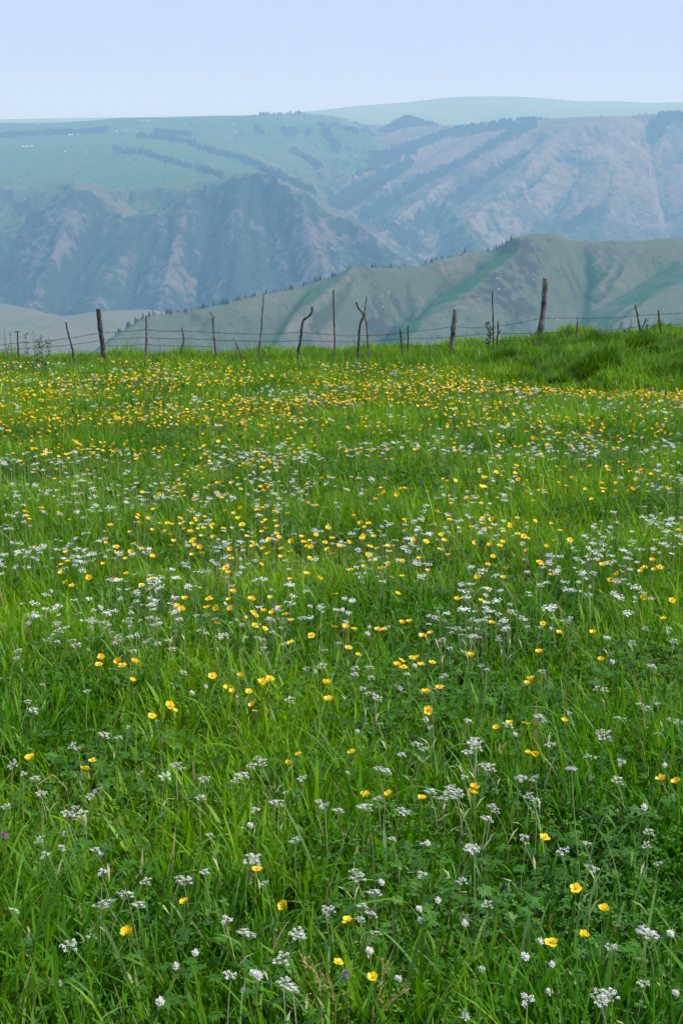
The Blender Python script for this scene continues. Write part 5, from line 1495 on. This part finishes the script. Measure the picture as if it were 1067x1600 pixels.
for st in STR:
    ps = []
    prev = None
    for a, b_ in zip(st[:-1], st[1:]):
        da, db = np.interp([a[0], b_[0]], pdx, pdy)
        pa, pb = at_depth(*a, da - .05), at_depth(*b_, db - .05)
        span = np.linalg.norm(pb - pa); n = max(3, int(span / .12))
        t = np.linspace(0, 1, n); L_ = pa[None] * (1 - t)[:, None] + pb[None] * t[:, None]
        L_[:, 2] -= 4 * t * (1 - t) * span * .012 * r.uniform(.3, 1.5)
        L_[1:-1] += r.normal(0, .003, L_[1:-1].shape)
        ps.append(tube(L_, np.full(n, .0045), 4))
        for q in L_[::1][1:-1]:
            u = r.normal(0, 1, 3); u[0] *= .5; u = u / np.linalg.norm(u) * .024
            ps.append(tube([q - u, q + u], [.0045, .0025], 3))
    link('wire', cat_mesh('wire', local(ps, FO), [M_wire]), fence_e)

# ------------------------------------------------------------------ tussocks, weeds and docks along the fence
def tussock(px, py, d, rad, hgt, lab, grp, dark, seed):
    r = np.random.default_rng(seed)
    x0, y0 = P(px, py, d)[0], d
    n = int(1300 * rad / 0.3)
    q = rad * 0.75 * np.sqrt(r.uniform(0, 1, n)); a = r.uniform(0, 6.28, n)
    x, y = x0 + q * np.cos(a), y0 + q * np.sin(a) * .8
    L = 0.62 * hgt * r.lognormal(0, .3, n) * (1.15 - .6 * q / rad)
    colr = np.array([0.055, 0.17, 0.006]) * dark * r.uniform(.6, 1.5, (n, 1)) + np.array([0.03, 0.03, 0]) * r.uniform(0, 1, (n, 1))
    V, Fq, C = blades(x, y, L, np.full(n, .008), 4, .15 + .75 * q / rad + r.normal(0, .15, n), r.uniform(.2, 1.2, n), colr.astype(np.float32), r, az=a + r.normal(0, .5, n))
    o0 = np.array([x0, y0, float(zg(x0, y0))])
    o = link('grass_tussock', mesh_np('grass_tussock', V - o0, [Fq], [M_blade], col=C), loc=tuple(o0)); tag(o, lab, 'grass tussock', grp)
TU = [(238, 548, 27.3, .28, .30, 'small dark green tussock at the foot of the slim post on the left'), (855, 560, 25.6, .45, .32, 'rounded tussock below the tallest thick post'),
      (882, 574, 23.5, .5, .30, 'broad dark tussock in front of the others, right of the tallest post'), (922, 562, 25.5, .5, .34, 'bright tussock in the middle of the right bank'), (920, 543, 27.6, .5, .34, 'tussock right behind the slim stake beside the tallest post'),
      (989, 555, 26, .55, .34, 'large rounded tussock below the forked stake'), (1037, 573, 23.5, .5, .32, 'tussock low on the bank near the right edge'), (960, 545, 27.6, .5, .34, 'tussock on the bank crest left of the forked stake'),
      (812, 588, 21.8, .4, .26, 'low wide tussock at the edge of the flowers on the right'), (768, 566, 24.6, .4, .28, 'faint low tussock below the tall thin pole'), (925, 585, 22.2, .5, .28, 'wide low tussock nearest the flowers on the right bank'), (1062, 548, 26.5, .5, .32, 'tussock cut by the right edge of the photo'),
      (690, 633, 14.2, .22, .26, 'dark tussock standing among yellow flowers right of centre'), (650, 545, 27, .35, .25, 'low tussock between the close pair of stakes and the thick grey post'), (400, 706, 11.0, .25, .3, 'dark leafy tussock among the flowers left of centre')]
for i, (px_, py_, d_, ra, hg, lb) in enumerate(TU): tussock(px_, py_, d_, ra, hg, lb, 'tussocks on the bank', 0.85 + .35 * (i % 3 == 0), i)

for i in range(18):
    px_, py_ = rf.uniform(760, 1090), rf.uniform(545, 592)
    g_ = on_ground(px_, py_, .12)[0]
    if np.isnan(g_[1]) or g_[1] < 20: continue
    tussock(px_, py_, min(g_[1], 28), rf.uniform(.22, .4), rf.uniform(.2, .32), 'low rounded tussock among the many lumps of the grassy bank at right', 'low tussocks on the right bank', .9, 100 + i)

def leafy_weed(px, py_top, d, lab, nst, leaf, seed, mat, cat='weed', sp=0.12):
    r = np.random.default_rng(seed); x0 = P(px, py_top, d)[0]; z0 = float(zg(x0, d)); top = P(px, py_top, d)[2]
    hgt = max(top - z0, .2); stems, leaves = [], []
    for s_ in range(nst):
        h = hgt * r.uniform(.7, 1.0) if s_ else hgt
        e_ = np.array([x0 + r.normal(0, sp) * (s_ > 0), d + r.normal(0, sp), z0 + h]); b0 = np.array([x0 + r.normal(0, .03), d + r.normal(0, .03), z0 - .02])
        V, Fq, cp, o_ = path_tube([b0, (b0 + e_) / 2 + r.normal(0, .015, 3), e_], .006, .003, k=4, sub=5)
        stems += [(V, Fq), (V, cp)]
        for c in o_[2:]:
            for _ in range(3):
                a = r.uniform(0, 6.28); L = leaf * r.uniform(.6, 1.2); dv = np.array([math.cos(a), math.sin(a), r.uniform(.2, 1.0)]); w = np.array([-math.sin(a), math.cos(a), 0]) * L * .22
                leaves.append((np.array([c, c + dv * L * .5 + w, c + dv * L, c + dv * L * .5 - w]), np.array([[0, 1, 2, 3]])))
    e = link('weed_plant', None, loc=(x0, d, z0)); tag(e, lab, cat)
    o0 = np.array([x0, d, z0])
    link('stem', cat_mesh('stem', local(stems, o0), [M_stem]), e); link('leaves', cat_mesh('leaves', local(leaves, o0), [mat]), e)
M_dleaf = plain_mat('dark_weed_leaf', (0.035, 0.085, 0.025), 0.5, 0.3, 0.25, (0.07, 0.14, 0.03))
M_bleaf = plain_mat('brown_weed_leaf', (0.07, 0.065, 0.04), 0.8, 0.2, 0.2)
leafy_weed(762, 506, 28.4, 'broad leaved green dock standing left of the tall thin pole', 3, .10, 1, M_dleaf, sp=.1)
leafy_weed(54, 520, 22, 'bushy green weed left of the leaning crooked stake', 4, .07, 2, M_dleaf, sp=.1)
leafy_weed(67, 530, 21, 'shorter bushy green weed just right of a taller one at the left', 4, .06, 3, M_dleaf, sp=.08)
leafy_weed(8, 516, 20, 'dark spindly seeding weed at the left edge of the photo', 3, .025, 4, M_bleaf, sp=.05)
leafy_weed(18, 520, 21, 'dark spindly weed just left of the fence end stake', 2, .025, 5, M_bleaf, sp=.05)
leafy_weed(40, 526, 21.5, 'thin dark seeding weed just right of the fence end stake', 2, .02, 6, M_bleaf, sp=.04)
leafy_weed(76, 526, 24, 'thin dark stalk between the bushy weeds and the crooked stake', 1, .02, 7, M_bleaf)
leafy_weed(985, 505, 28.6, 'leafy green weed at the foot of the forked stake', 3, .08, 8, M_dleaf, sp=.1)
leafy_weed(1010, 500, 28.9, 'thin leafy weed between the forked stake and the last stake', 2, .06, 9, M_dleaf, sp=.06)
# ------------------------------------------------------------------ haze: the air itself
bm_v = [(-16000, -400, -661.5), (16000, -400, -661.5), (16000, 23500, -661.5), (-16000, 23500, -661.5),
        (-16000, -400, 1480), (16000, -400, 1480), (16000, 23500, 1480), (-16000, 23500, 1480)]
hz = bpy.data.meshes.new('haze')
hz.from_pydata(bm_v, [], [(0, 3, 2, 1), (4, 5, 6, 7), (0, 1, 5, 4), (1, 2, 6, 5), (2, 3, 7, 6), (3, 0, 4, 7)])
mh = bpy.data.materials.new('haze_air'); mh.use_nodes = True
hn, hl = mh.node_tree.nodes, mh.node_tree.links
hn.clear()
ho = hn.new('ShaderNodeOutputMaterial'); pv = hn.new('ShaderNodeVolumePrincipled')
pv.inputs['Color'].default_value = (0.34, 0.68, 1.0, 1)
pv.inputs['Absorption Color'].default_value = (1, 1, 1, 1)
pv.inputs['Density'].default_value = HAZE
pv.inputs['Anisotropy'].default_value = 0.0
hl.new(pv.outputs[0], ho.inputs['Volume'])
hz.materials.append(mh)
tag(link('haze', hz), kind='stuff')
